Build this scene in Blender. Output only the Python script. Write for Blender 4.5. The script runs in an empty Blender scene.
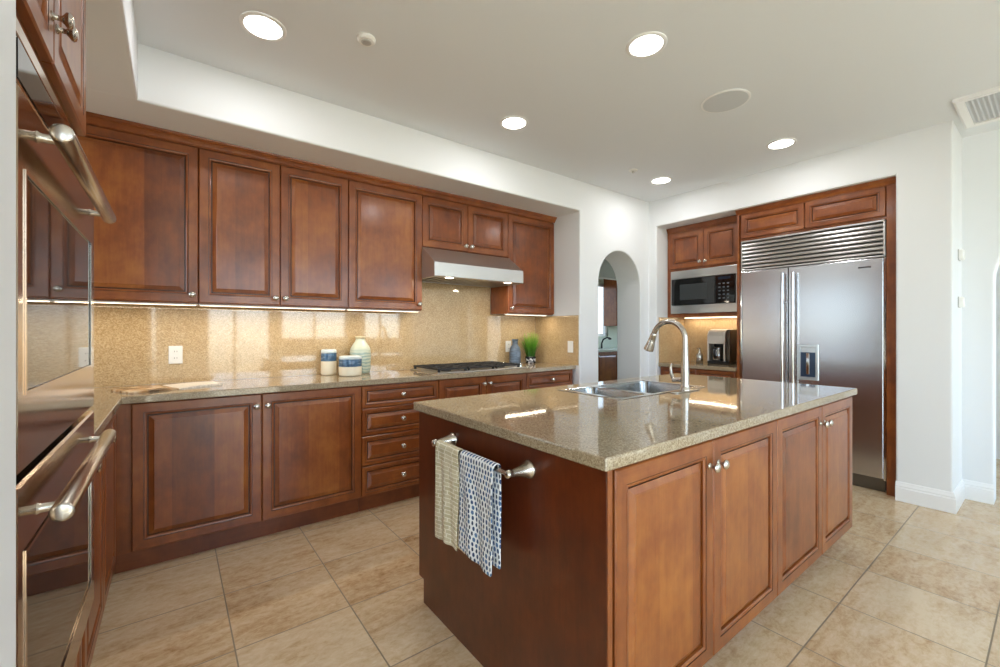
import bpy, bmesh, math, random
from mathutils import Matrix, Vector
random.seed(7)
PI = math.pi
SC = bpy.context.scene
COL = SC.collection

# ------------------------------------------------------------------ camera
cam_d = bpy.data.cameras.new('camera')
cam = bpy.data.objects.new('camera', cam_d); COL.objects.link(cam)
cam.location = (0, 0, 1.246)
cam.rotation_euler = (PI/2, 0, -0.6522)
cam_d.sensor_width = 36.0; cam_d.sensor_fit = 'HORIZONTAL'
cam_d.lens = 36.0*429.04/1000.0
cam_d.shift_y = -(333.5-331.16)/1000.0
cam_d.clip_start = 0.02
SC.camera = cam

# ------------------------------------------------------------------ view
SC.view_settings.view_transform = 'Standard'
SC.view_settings.look = 'None'
SC.view_settings.gamma = 1.0
SC.view_settings.use_curve_mapping = False
SC.view_settings.exposure = 0.20
SC.cycles.use_denoising = True
SC.cycles.max_bounces = 10
SC.cycles.diffuse_bounces = 5
SC.cycles.glossy_bounces = 5
SC.cycles.transparent_max_bounces = 16
SC.cycles.caustics_reflective = False
SC.cycles.caustics_refractive = False
SC.cycles.sample_clamp_indirect = 6.0

def lin(h):
    h = h.lstrip('#'); r = []
    for i in (0, 2, 4):
        c = int(h[i:i+2], 16)/255.0
        r.append(c/12.92 if c <= 0.04045 else ((c+0.055)/1.055)**2.4)
    return (r[0], r[1], r[2], 1.0)

# ------------------------------------------------------------------ sky
SKY = 8.0
w = bpy.data.worlds.new('sky'); SC.world = w; w.use_nodes = True
nt = w.node_tree; nt.nodes.clear()
o_ = nt.nodes.new('ShaderNodeOutputWorld'); b_ = nt.nodes.new('ShaderNodeBackground')
tc = nt.nodes.new('ShaderNodeTexCoord'); sx = nt.nodes.new('ShaderNodeSeparateXYZ')
mr = nt.nodes.new('ShaderNodeMapRange'); mr.inputs['From Min'].default_value = -0.5; mr.inputs['From Max'].default_value = 0.5
cr = nt.nodes.new('ShaderNodeValToRGB')
cr.color_ramp.elements[0].position = 0.0; cr.color_ramp.elements[0].color = (0.30, 0.27, 0.22, 1)
cr.color_ramp.elements[1].position = 1.0; cr.color_ramp.elements[1].color = (0.50, 0.73, 1.0, 1)
for p_, c_ in ((0.42, (0.42, 0.40, 0.32, 1)), (0.50, (0.70, 0.78, 0.74, 1)), (0.62, (0.62, 0.80, 1.0, 1))):
    e_ = cr.color_ramp.elements.new(p_); e_.color = c_
nt.links.new(tc.outputs['Generated'], sx.inputs[0]); nt.links.new(sx.outputs['Z'], mr.inputs['Value'])
nt.links.new(mr.outputs[0], cr.inputs[0]); nt.links.new(cr.outputs[0], b_.inputs['Color'])
az = nt.nodes.new('ShaderNodeMapRange'); az.interpolation_type = 'SMOOTHSTEP'      # the sky is brighter on the sunny side (-y)
az.inputs['From Min'].default_value = 0.35; az.inputs['From Max'].default_value = -0.75
az.inputs['To Min'].default_value = 0.28*SKY; az.inputs['To Max'].default_value = SKY
nt.links.new(sx.outputs['Y'], az.inputs['Value']); nt.links.new(az.outputs[0], b_.inputs['Strength'])
b_.inputs['Strength'].default_value = SKY
nt.links.new(b_.outputs[0], o_.inputs[0])

# ------------------------------------------------------------------ lamps
def area(name, loc, rot, sx_, sy_, power, color=(1, 1, 1), shape='RECTANGLE', portal=False, spread=PI):
    d = bpy.data.lights.new(name, 'AREA'); d.shape = shape; d.size = sx_; d.size_y = sy_
    d.energy = power; d.color = color; d.spread = spread
    if portal: d.cycles.is_portal = True
    ob = bpy.data.objects.new(name, d); COL.objects.link(ob)
    ob.location = loc; ob.rotation_euler = rot
    return ob
P_CAN = 3.6          # each recessed ceiling lamp
P_STRIP = 2.2         # warm strips under the wall cabinets
SUN = 36.0
sd = bpy.data.lights.new('sun', 'SUN'); sd.energy = SUN; sd.angle = 0.02; sd.color = (0.52, 0.74, 1.0)
so = bpy.data.objects.new('sun', sd); COL.objects.link(so)
so.rotation_euler = (math.radians(38), 0, math.radians(14))      # high sun on the window side, falls on the floor behind the camera
# sky portals in the window openings (they add no light of their own)
area('portal_left', (-0.99, 2.605, 1.6), (0, -PI/2, 0), 1.2, 1.35, 0, portal=True)
for (xa, xb, za, zb) in ((-2.6, -0.2, 0.05, 2.60), (0.50, 1.63, 0.05, 2.60), (1.78, 3.18, 1.04, 2.60), (3.55, 4.5, 1.04, 2.60)):
    area('portal_rear', ((xa+xb)/2, -3.13, (za+zb)/2), (PI/2, 0, 0), xb-xa, zb-za, 0, portal=True)

# ------------------------------------------------------------------ helpers
def obj(name, bm, mat, parent=None, smooth=None, mats=None, bevel=None, subsurf=0):
    me = bpy.data.meshes.new(name)
    bmesh.ops.recalc_face_normals(bm, faces=bm.faces[:])
    bm.to_mesh(me); bm.free()
    for m in (mats or [mat]): me.materials.append(m)
    ob = bpy.data.objects.new(name, me); COL.objects.link(ob)
    if parent is not None: ob.parent = parent
    if smooth is not None:
        for p in me.polygons: p.use_smooth = True
        try: me.set_sharp_from_angle(angle=math.radians(smooth))
        except Exception: pass
    if bevel:
        md = ob.modifiers.new('bevel', 'BEVEL'); md.width = bevel; md.segments = 3
        md.limit_method = 'ANGLE'; md.angle_limit = math.radians(40)
    if subsurf:
        md = ob.modifiers.new('sub', 'SUBSURF'); md.levels = subsurf; md.render_levels = subsurf
    return ob

def thing(name, label, cat, loc=(0, 0, 0), rotz=0.0, group=None):
    o = bpy.data.objects.new(name, None); COL.objects.link(o)
    o.empty_display_size = 0.05
    o.location = loc; o.rotation_euler = (0, 0, rotz)
    return tag(o, label, cat, group)

def tag(o, label, cat, group=None, kind=None):
    o['label'] = label; o['category'] = cat
    if group: o['group'] = group
    if kind: o['kind'] = kind
    return o

def struct(name, bm, mat, label, cat, bevel=None, parent=None, **k):
    o = obj(name, bm, mat, parent, bevel=bevel, **k)
    return tag(o, label, cat, kind='structure')

def BM(): return bmesh.new()

def box(bm, x0, x1, y0, y1, z0, z1, bev=0.0, seg=2, mi=0):
    vs = [bm.verts.new(c) for c in ((x0, y0, z0), (x1, y0, z0), (x1, y1, z0), (x0, y1, z0), (x0, y0, z1), (x1, y0, z1), (x1, y1, z1), (x0, y1, z1))]
    fs = []
    for q in ((0, 3, 2, 1), (4, 5, 6, 7), (0, 1, 5, 4), (1, 2, 6, 5), (2, 3, 7, 6), (3, 0, 4, 7)):
        f = bm.faces.new([vs[i] for i in q]); f.material_index = mi; fs.append(f)
    if bev > 0:
        es = list({e for f in fs for e in f.edges})
        r = bmesh.ops.bevel(bm, geom=es, offset=bev, segments=seg, profile=0.5, affect='EDGES', clamp_overlap=True)
        for f in r['faces']: f.material_index = mi
    return bm

def prism(bm, pts, axis, a, b, mi=0):
    """outline pts (2D) extruded along axis from a to b. axis 'y': pts=(x,z); 'x': pts=(y,z); 'z': pts=(x,y)"""
    def mk(p, t):
        if axis == 'y': return (p[0], t, p[1])
        if axis == 'x': return (t, p[0], p[1])
        return (p[0], p[1], t)
    A = [bm.verts.new(mk(p, a)) for p in pts]; B = [bm.verts.new(mk(p, b)) for p in pts]
    n = len(pts)
    fs = [bm.faces.new(A), bm.faces.new(list(reversed(B)))]
    for i in range(n):
        fs.append(bm.faces.new((A[i], B[i], B[(i+1) % n], A[(i+1) % n])))
    for f in fs: f.material_index = mi
    return bm

def lathe(bm, prof, mat=Matrix(), n=24, sx=1.0, sy=1.0, mi=0):
    """prof: (r, h) pairs, turned about local Z, then mapped by mat; ends are capped"""
    rings = []
    for r, h in prof:
        ring = []
        for i in range(n):
            a = 2*PI*i/n
            ring.append(bm.verts.new(mat @ Vector((r*math.cos(a)*sx, r*math.sin(a)*sy, h))))
        rings.append(ring)
    for k in range(len(rings)-1):
        for i in range(n):
            f = bm.faces.new((rings[k][i], rings[k][(i+1) % n], rings[k+1][(i+1) % n], rings[k+1][i])); f.material_index = mi
    f = bm.faces.new(list(reversed(rings[0]))); f.material_index = mi
    f = bm.faces.new(rings[-1]); f.material_index = mi
    return bm

def tube(bm, pts, rad, n=12, closed=False, mi=0):
    """pts list of Vector; rad a number or a list"""
    pts = [Vector(p) for p in pts]
    rr = rad if isinstance(rad, (list, tuple)) else [rad]*len(pts)
    rings = []; prev = None
    for i, p in enumerate(pts):
        t = (pts[min(i+1, len(pts)-1)] - pts[max(i-1, 0)]).normalized()
        if prev is None:
            up = Vector((0, 0, 1)) if abs(t.z) < 0.9 else Vector((1, 0, 0))
            u = t.cross(up).normalized()
        else:
            u = (prev - t*prev.dot(t)).normalized()
        prev = u; v = t.cross(u)
        rings.append([bm.verts.new(p + (u*math.cos(2*PI*k/n) + v*math.sin(2*PI*k/n))*rr[i]) for k in range(n)])
    for k in range(len(rings)-1):
        for i in range(n):
            f = bm.faces.new((rings[k][i], rings[k][(i+1) % n], rings[k+1][(i+1) % n], rings[k+1][i])); f.material_index = mi
    bm.faces.new(list(reversed(rings[0]))).material_index = mi
    bm.faces.new(rings[-1]).material_index = mi
    return bm

RY = Matrix.Rotation(PI/2, 4, 'X')       # local Z -> -Y  (turns a lathe to face the front)
def at(x, y, z): return Matrix.Translation((x, y, z))

# ------------------------------------------------------------------ materials
class NT:
    def __init__(s, name):
        s.m = bpy.data.materials.new(name); s.m.use_nodes = True
        s.t = s.m.node_tree; s.t.nodes.clear()
        s.out = s.t.nodes.new('ShaderNodeOutputMaterial')
        s.p = s.t.nodes.new('ShaderNodeBsdfPrincipled')
        s.t.links.new(s.p.outputs[0], s.out.inputs[0])
    def n(s, typ, **k):
        x = s.t.nodes.new(typ)
        for a, b in k.items(): setattr(x, a, b)
        return x
    def l(s, a, b): s.t.links.new(a, b)
    def coord(s): return s.n('ShaderNodeTexCoord').outputs['Object']
    def map(s, vec, scale=(1, 1, 1), loc=(0, 0, 0), rot=(0, 0, 0)):
        m = s.n('ShaderNodeMapping'); m.inputs['Scale'].default_value = scale
        m.inputs['Location'].default_value = loc; m.inputs['Rotation'].default_value = rot
        s.l(vec, m.inputs[0]); return m.outputs[0]
    def noise(s, vec, scale, detail=4, rough=0.5, dist=0.0):
        m = s.n('ShaderNodeTexNoise'); m.inputs['Scale'].default_value = scale; m.inputs['Detail'].default_value = detail
        m.inputs['Roughness'].default_value = rough; m.inputs['Distortion'].default_value = dist
        s.l(vec, m.inputs['Vector']); return m.outputs['Fac']
    def ramp(s, fac, stops, interp='LINEAR'):
        m = s.n('ShaderNodeValToRGB'); r = m.color_ramp; r.interpolation = interp
        r.elements[0].position = stops[0][0]; r.elements[0].color = stops[0][1]
        r.elements[1].position = stops[-1][0]; r.elements[1].color = stops[-1][1]
        for p, c in stops[1:-1]:
            e = r.elements.new(p); e.color = c
        s.l(fac, m.inputs[0]); return m.outputs[0]
    def math(s, op, a, b=None, c=None):
        m = s.n('ShaderNodeMath', operation=op)
        for i, v in enumerate((a, b, c)):
            if v is None: continue
            if isinstance(v, (int, float)): m.inputs[i].default_value = v
            else: s.l(v, m.inputs[i])
        return m.outputs[0]
    def mix(s, fac, a, b, blend='MIX'):
        m = s.n('ShaderNodeMix', data_type='RGBA', blend_type=blend)
        if isinstance(fac, (int, float)): m.inputs[0].default_value = fac
        else: s.l(fac, m.inputs[0])
        for i, v in ((6, a), (7, b)):
            if isinstance(v, tuple): m.inputs[i].default_value = v
            else: s.l(v, m.inputs[i])
        return m.outputs[2]
    def bump(s, h, strength, dist=0.002):
        m = s.n('ShaderNodeBump'); m.inputs['Strength'].default_value = strength; m.inputs['Distance'].default_value = dist
        s.l(h, m.inputs['Height']); s.l(m.outputs[0], s.p.inputs['Normal'])
    def set(s, **k):
        for a, b in k.items():
            i = s.p.inputs[a.replace('_', ' ')]
            if isinstance(b, (int, float, tuple)): i.default_value = b
            else: s.l(b, i)
        return s

def G(v): return (v, v, v, 1)

def wood(name, horizontal=False, boards=False, lo='#5e2c0f', mid='#834419', hi='#a4632a', rough=0.38, coat=0.42):
    s = NT(name)
    info = s.n('ShaderNodeObjectInfo')
    vec = s.coord()
    off = s.n('ShaderNodeCombineXYZ')
    r1 = s.math('MULTIPLY', info.outputs['Random'], 37.0)
    r2 = s.math('MULTIPLY', info.outputs['Random'], 91.0)
    s.l(r1, off.inputs[0]); s.l(r2, off.inputs[1]); s.l(r1, off.inputs[2])
    add = s.n('ShaderNodeVectorMath', operation='ADD'); s.l(vec, add.inputs[0]); s.l(off.outputs[0], add.inputs[1])
    v = add.outputs[0]
    sc = (1.3, 16, 16) if horizontal else (16, 16, 1.3)
    g = s.noise(s.map(v, sc), 2.4, 6, 0.6, 0.5)
    fine = s.noise(s.map(v, (4, 120, 120) if horizontal else (120, 120, 4)), 1.5, 2, 0.5)
    blotch = s.noise(v, 5.0, 3, 0.55)
    cloud = s.noise(s.map(v, (1, 1, 0.6)), 19.0, 4, 0.6)
    f = s.math('ADD', s.math('MULTIPLY', g, 0.20), s.math('ADD', s.math('MULTIPLY', blotch, 0.44), s.math('ADD', s.math('MULTIPLY', cloud, 0.30), s.math('MULTIPLY', fine, 0.06))))
    if boards:
        sp = s.n('ShaderNodeSeparateXYZ'); s.l(vec, sp.inputs[0])
        q = sp.outputs['Z'] if horizontal else sp.outputs['X']
        cell = s.math('FLOOR', s.math('ADD', s.math('DIVIDE', q, 0.19), s.math('MULTIPLY', info.outputs['Random'], 13.0)))
        wn = s.n('ShaderNodeTexWhiteNoise', noise_dimensions='1D'); s.l(s.math('ADD', cell, r2), wn.inputs['W'])
        f = s.math('ADD', f, s.math('MULTIPLY', s.math('SUBTRACT', wn.outputs['Value'], 0.5), 0.20))
    c = s.ramp(f, [(0.30, lin(lo)), (0.50, lin(mid)), (0.72, lin(hi))])
    s.set(Base_Color=c, Roughness=rough, Coat_Weight=coat, Coat_Roughness=0.16, Specular_IOR_Level=0.45)
    s.bump(fine, 0.04, 0.001)
    return s.m

W_V = wood('cherry_wood'); W_H = wood('cherry_wood_rail', horizontal=True)
W_P = wood('cherry_wood_panel', boards=True)
W_PH = wood('cherry_wood_panel_long', horizontal=True)
W_SHADE = wood('cherry_wood_shaded_end', lo='#3c1506', mid='#572309', hi='#703311', rough=0.36, coat=0.4)  # same cherry, with the shade on the island end put into its colour
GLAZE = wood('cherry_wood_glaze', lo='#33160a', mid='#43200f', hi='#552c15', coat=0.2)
W_TOE = wood('cherry_wood_toe', horizontal=True, lo='#552610', mid='#70381a', hi='#8a4c25', coat=0.2)

def granite(name, c0, c1, c2, c3, scale=260.0, rough=0.06, vein=0.3):
    s = NT(name); v = s.coord()
    n1 = s.noise(v, scale, 3, 0.65); n2 = s.noise(v, scale*0.36, 3, 0.6); n3 = s.noise(v, 9.0, 3, 0.5)
    vo = s.n('ShaderNodeTexVoronoi'); vo.inputs['Scale'].default_value = scale*0.62; s.l(v, vo.inputs['Vector'])
    sp = s.n('ShaderNodeSeparateColor'); s.l(vo.outputs['Color'], sp.inputs[0])
    f = s.math('ADD', s.math('MULTIPLY', n1, 0.35), s.math('ADD', s.math('MULTIPLY', n2, 0.25), s.math('MULTIPLY', sp.outputs[0], 0.35)))
    f = s.math('ADD', f, s.math('MULTIPLY', s.math('SUBTRACT', n3, 0.5), vein))
    c = s.ramp(f, [(0.22, lin(c0)), (0.40, lin(c1)), (0.56, lin(c2)), (0.74, lin(c3))])
    s.set(Base_Color=c, Roughness=rough, IOR=1.68)
    return s.m
GRAN = granite('speckled_quartz', '#75644e', '#958369', '#a6957b', '#bfb196', scale=420.0, vein=0.10, rough=0.045)
SPL = granite('golden_granite', '#987e58', '#b6996f', '#c6ab83', '#dac4a0', scale=330.0, rough=0.05, vein=0.12)

def plain(name, hexc, rough=0.5, metal=0.0, bump=None, **k):
    s = NT(name); c = lin(hexc)
    s.set(Base_Color=c, Roughness=rough, Metallic=metal, **k)
    if bump:
        s.bump(s.noise(s.coord(), bump[0], 3, 0.6), bump[1], 0.002)
    return s.m
WALL = plain('white_wall_paint', '#e6e8ea', 0.6, bump=(90.0, 0.06))
CEIL = plain('white_ceiling_paint', '#e4e7ea', 0.7, bump=(120.0, 0.04))
TRIM = plain('white_trim_paint', '#eeeeee', 0.35)
WHITE = plain('white_plastic', '#ecebe7', 0.4)
GREYP = plain('grey_plastic', '#b9b8b5', 0.5)
BLACK = plain('black_plastic', '#131313', 0.3)
DARK = plain('dark_recess', '#1a1614', 0.6)
IRON = plain('cast_iron', '#1c1b1b', 0.55)

def steel(name, hexc='#c6c5c3', rough=0.26, brush=None, strength=0.05, aniso=0.0):
    s = NT(name); s.set(Base_Color=lin(hexc), Metallic=1.0, Roughness=rough)
    if aniso:
        s.set(Anisotropic=aniso)
        t = s.n('ShaderNodeTangent', direction_type='RADIAL', axis='Z'); s.l(t.outputs[0], s.p.inputs['Tangent'])
    if brush:
        s.bump(s.noise(s.map(s.coord(), brush), 1.0, 2, 0.5), strength, 0.001)
    return s.m
HOODST = steel('hood_steel', '#cfcecb', rough=0.42)
STEEL = steel('brushed_steel', rough=0.28, brush=(3, 3, 900), strength=0.05)
FRIDGE = steel('brushed_steel_door', '#cdced2', rough=0.23)
OVENST = steel('polished_bronze_steel', '#b9a48f', rough=0.13)
CHROME = steel('polished_chrome', '#dcdcdc', rough=0.08)
NICKEL = steel('brushed_nickel', '#c4bdb3', rough=0.24)
SINKST = steel('satin_sink_steel', '#989897', rough=0.22)
SINKRIM = steel('bright_sink_rim', '#e0e0de', rough=0.2)

def glass_dark(name, hexc='#15100c', rough=0.03, metal=0.0):
    s = NT(name); s.set(Base_Color=lin(hexc), Roughness=rough, Metallic=metal, IOR=1.6)
    return s.m
OVENGLASS = glass_dark('oven_glass', '#2a1d14', 0.03)
BLACKGLASS = glass_dark('black_glass', '#08090b', 0.05)

def pane_mat():
    s = NT('window_glass'); s.t.nodes.remove(s.p)
    tr = s.n('ShaderNodeBsdfTransparent'); gl = s.n('ShaderNodeBsdfGlossy'); gl.inputs['Roughness'].default_value = 0.02
    lw = s.n('ShaderNodeLayerWeight'); fc = s.math('ADD', 0.03, s.math('MULTIPLY', s.math('POWER', lw.outputs['Facing'], 4.0), 0.6))
    mx = s.n('ShaderNodeMixShader'); s.l(fc, mx.inputs[0]); s.l(tr.outputs[0], mx.inputs[1]); s.l(gl.outputs[0], mx.inputs[2])
    s.l(mx.outputs[0], s.out.inputs[0]); return s.m
PANE = pane_mat()

def glow(name, hexc, strength):
    s = NT(name); s.set(Base_Color=lin('#ffffff'), Emission_Color=lin(hexc), Emission_Strength=strength, Roughness=0.5)
    return s.m
LENS = glow('lamp_lens', '#fffaf0', 14.0)
STRIPGLOW = glow('led_strip', '#ffe8c4', 3.0)
PUCK = glow('hood_lamp', '#fff0d8', 6.0)

def floor_mat():
    s = NT('travertine_tile'); v = s.coord(); T = 0.4465
    sp = s.n('ShaderNodeSeparateXYZ'); s.l(v, sp.inputs[0])
    gx = s.math('DIVIDE', s.math('SUBTRACT', sp.outputs['X'], 0.195-20*T), T)
    gy = s.math('DIVIDE', s.math('SUBTRACT', sp.outputs['Y'], 0.172-20*T), T)
    fx = s.math('FRACT', gx); fy = s.math('FRACT', gy)
    dx = s.math('MINIMUM', fx, s.math('SUBTRACT', 1.0, fx)); dy = s.math('MINIMUM', fy, s.math('SUBTRACT', 1.0, fy))
    d = s.math('MINIMUM', dx, dy)
    grout = s.n('ShaderNodeMapRange', interpolation_type='SMOOTHSTEP'); grout.inputs['From Min'].default_value = 0.0045; grout.inputs['From Max'].default_value = 0.0085
    s.l(d, grout.inputs['Value'])
    cell = s.n('ShaderNodeCombineXYZ'); s.l(s.math('FLOOR', gx), cell.inputs[0]); s.l(s.math('FLOOR', gy), cell.inputs[1])
    wn = s.n('ShaderNodeTexWhiteNoise', noise_dimensions='2D'); s.l(cell.outputs[0], wn.inputs['Vector'])
    sc = s.n('ShaderNodeVectorMath', operation='SCALE'); sc.inputs['Scale'].default_value = 9.0; s.l(wn.outputs['Color'], sc.inputs[0])
    ad = s.n('ShaderNodeVectorMath', operation='ADD'); s.l(v, ad.inputs[0]); s.l(sc.outputs[0], ad.inputs[1])
    vv = ad.outputs[0]
    n1 = s.noise(s.map(vv, (1.6, 6.0, 1), rot=(0, 0, 0.25)), 2.2, 7, 0.62, 0.9)
    n2 = s.noise(s.map(vv, (1, 1.7, 1)), 24.0, 6, 0.74, 0.5)
    n3 = s.noise(vv, 2.6, 3, 0.5)
    f = s.math('ADD', s.math('MULTIPLY', n1, 0.36), s.math('ADD', s.math('MULTIPLY', n2, 0.47), s.math('MULTIPLY', n3, 0.25)))
    f = s.math('ADD', f, s.math('MULTIPLY', s.math('SUBTRACT', wn.outputs['Value'], 0.5), 0.07))
    c = s.ramp(f, [(0.37, lin('#9d7a52')), (0.45, lin('#bf9f78')), (0.54, lin('#d1b692')), (0.66, lin('#ddc8a8'))])
    c = s.mix(grout.outputs[0], lin('#8f8069'), c)
    r = s.math('ADD', 0.22, s.math('MULTIPLY', s.math('SUBTRACT', 1.0, grout.outputs[0]), 0.5))
    s.set(Base_Color=c, Roughness=r)
    h = s.math('ADD', s.math('MULTIPLY', grout.outputs[0], 1.0), s.math('MULTIPLY', n2, 0.15))
    s.bump(h, 0.25, 0.002)
    return s.m
FLOOR = floor_mat()

# ================================================================== SETTING
ZC = 2.693; ZS = 2.406; XL = -0.865; XN = 3.118; YW = 3.443; XR = 4.255
bm = BM(); box(bm, -3.3, 8.2, -3.16, 6.2, -0.1, 0.0)
struct('floor', bm, FLOOR, 'floor of large beige travertine tiles laid in a square grid', 'floor')
bm = BM(); box(bm, -3.3, 8.2, -3.16, 6.2, ZC, ZC+0.12)
struct('ceiling', bm, CEIL, 'flat white ceiling with recessed lights', 'ceiling')

def arch_pts(x0, x1, spring, rise, n=28):
    c = (x0+x1)/2; a = (x1-x0)/2
    return [(c - a*math.cos(PI*i/n), spring + rise*math.sin(PI*i/n)) for i in range(n+1)]

# back wall: header over the cabinet niche running on into the wall with the arch
bm = BM()
pts = [(XL-0.1, ZS), (XN, ZS), (XN, -0.02), (3.395, -0.02)] + arch_pts(3.395, 4.095, 1.73, 0.356) + [(4.095, -0.02), (4.40, -0.02), (4.40, ZC+0.05), (XL-0.1, ZC+0.05)]
prism(bm, pts, 'y', 2.815, 3.13)
box(bm, XL-0.1, XN, 3.12, 3.60, ZS, ZC+0.05)
box(bm, XL-0.1, XN+0.1, YW+0.018, 3.60, -0.02, ZS+0.02)
box(bm, XN, 3.22, 3.12, 3.60, -0.02, ZC+0.05)
struct('wall_back', bm, WALL, 'white wall behind the cooktop run with a rounded arch doorway at its right', 'wall', bevel=0.012)

# left wall with the window over the short run, the dropped soffit and the wall end beside the ovens
bm = BM()
def wall_holes(bm, axis, a, b, us, vs, holes):
    """grid wall: us/vs cut lines; holes = set of (i,j) cells left open"""
    for i in range(len(us)-1):
        for j in range(len(vs)-1):
            if (i, j) in holes: continue
            if axis == 'x': box(bm, a, b, us[i], us[i+1], vs[j], vs[j+1])
            else: box(bm, us[i], us[i+1], a, b, vs[j], vs[j+1])
wall_holes(bm, 'x', XL-0.12, XL, (0.90, 1.93, 3.28, 3.6), (-0.02, 1.0, 2.2, ZC+0.05), {(1, 1)})
box(bm, XL-0.05, -0.137, 0.81, 2.83, ZS, ZC+0.05, 0.010)
box(bm, -3.3, -0.1802, 0.80, 0.93, -0.02, ZC+0.05, 0.010)
struct('wall_left', bm, WALL, 'white wall end beside the ovens with dropped soffit above them', 'wall')

# fridge wall with a niche
bm = BM()
pts = [(0.4534, -0.02), (0.7464, -0.02), (0.7464, ZS-0.003), (2.7225, ZS-0.003), (2.7225, -0.02), (2.83, -0.02), (2.83, ZC+0.05), (0.4534, ZC+0.05)]
prism(bm, pts, 'x', XR, 5.1)
box(bm, 5.02, 5.14, 0.5, 2.8, -0.02, ZC+0.05)
struct('wall_right', bm, WALL, 'white wall around the refrigerator and microwave niche', 'wall', bevel=0.012)

bm = BM()
pts = [(0.50, -0.02), (0.50, ZC+0.05), (-3.16, ZC+0.05), (-3.16, -0.02), (-0.604, -0.02)] + arch_pts(-0.604, 0.296, 1.62, 0.45) + [(0.296, -0.02)]
prism(bm, pts, 'x', 4.70, 4.88)
struct('wall_hall', bm, WALL, 'white wall right of the refrigerator pier with an arched opening at the frame edge', 'wall', bevel=0.012)

bm = BM()
wall_holes(bm, 'y', -3.16, -3.0, (-3.3, -2.6, -0.2, 0.50, 1.63, 1.78, 3.18, 3.55, 4.5, 5.0, 6.2, 8.2), (-0.02, 0.05, 1.04, 2.60, ZC+0.05), {(1, 1), (1, 2), (3, 1), (3, 2), (5, 2), (7, 2), (9, 1), (9, 2)})
struct('wall_rear', bm, WALL, 'white wall of windows behind the camera', 'wall')
bm = BM(); box(bm, -3.3, -3.15, -3.1, 0.9, -0.02, ZC+0.05)
struct('wall_far_left', bm, WALL, 'white wall of the breakfast side behind the camera', 'wall')
# hall beyond the right opening and the pantry beyond the arch
bm = BM(); box(bm, 6.4, 6.5, -3.1, 2.3, -0.02, ZC+0.05); box(bm, 5.1, 6.5, 1.6, 1.7, -0.02, ZC+0.05)
struct('wall_hall_far', bm, WALL, 'far wall of the hall seen through the right opening', 'wall')
bm = BM()
wall_holes(bm, 'y', 5.62, 5.74, (3.0, 4.6, 7.07, 8.2), (-0.02, 1.14, 2.20, ZC+0.05), {(1, 1)})
box(bm, 3.10, 3.22, 3.62, 5.7, -0.02, ZC+0.05); wall_holes(bm, 'x', 8.0, 8.1, (2.8, 3.3, 4.9, 5.7), (-0.02, 0.9, 2.3, ZC+0.05), {(1, 1)}); box(bm, 4.3, 8.1, 2.80, 2.92, -0.02, ZC+0.05)
PANTRYW = plain('pale_green_wall_paint', '#c9d0bd', 0.6)
struct('wall_pantry', bm, PANTRYW, 'pale green wall of the pantry seen through the arch', 'wall')
bm = BM(); box(bm, 3.1, 8.0, 4.36, 4.5, 2.09, ZC+0.02)
struct('trim_1', bm, WALL, 'white ceiling drop inside the pantry above its window', 'trim')

# window over the left run and the windows behind the camera (frames and panes)
def window(name, axis, pos, u0, u1, v0, v1, label, mull=(), ft=0.055):
    def B(bm, a, b, c, d, t=0.035):
        if axis == 'x': box(bm, pos-t, pos+t, a, b, c, d, 0.004)
        else: box(bm, a, b, pos-t, pos+t, c, d, 0.004)
    bm = BM()
    B(bm, u0, u1, v0, v0+ft); B(bm, u0, u1, v1-ft, v1); B(bm, u0, u0+ft, v0, v1); B(bm, u1-ft, u1, v0, v1)
    for m in mull: B(bm, m-0.025, m+0.025, v0, v1, 0.03)
    o = struct(name, bm, TRIM, label, 'window')
    bm = BM(); B(bm, u0+ft*0.6, u1-ft*0.6, v0+ft*0.6, v1-ft*0.6, 0.003)
    obj('window_pane', bm, PANE, o)
    return o
window('window_1', 'x', XL-0.06, 1.93, 3.28, 1.0, 2.2, 'white framed window over the counter beyond the ovens')
window('window_2', 'y', -3.08, 0.50, 1.63, 0.05, 2.60, 'white framed glass door behind the camera', (0.98,))
window('window_3', 'y', -3.08, 1.78, 3.18, 1.04, 2.60, 'wide white framed window behind the camera', (2.48,))
window('window_4', 'y', -3.08, 3.55, 4.5, 1.04, 2.60, 'narrow white framed window behind the camera', (3.97,))
window('window_5', 'y', -3.08, -2.6, -0.2, 0.05, 2.60, 'wide sliding glass door behind the camera', (-1.4,))
window('added_pantry_window', 'x', 8.05, 3.3, 4.9, 0.9, 2.3, 'added unseen side window that brightens the pantry beyond the arch', (4.1,))  # unseen opening, added to bring more daylight into the pantry
window('added_hall_window', 'y', -3.08, 5.0, 6.2, 0.05, 2.60, 'added unseen white framed glass door that brightens the hall', (5.6,))  # out of view, added so that sun reaches the hall
window('window_6', 'y', 5.68, 4.6, 7.07, 1.14, 2.20, 'bright pantry window seen through the arch', (5.42, 6.30))

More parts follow.
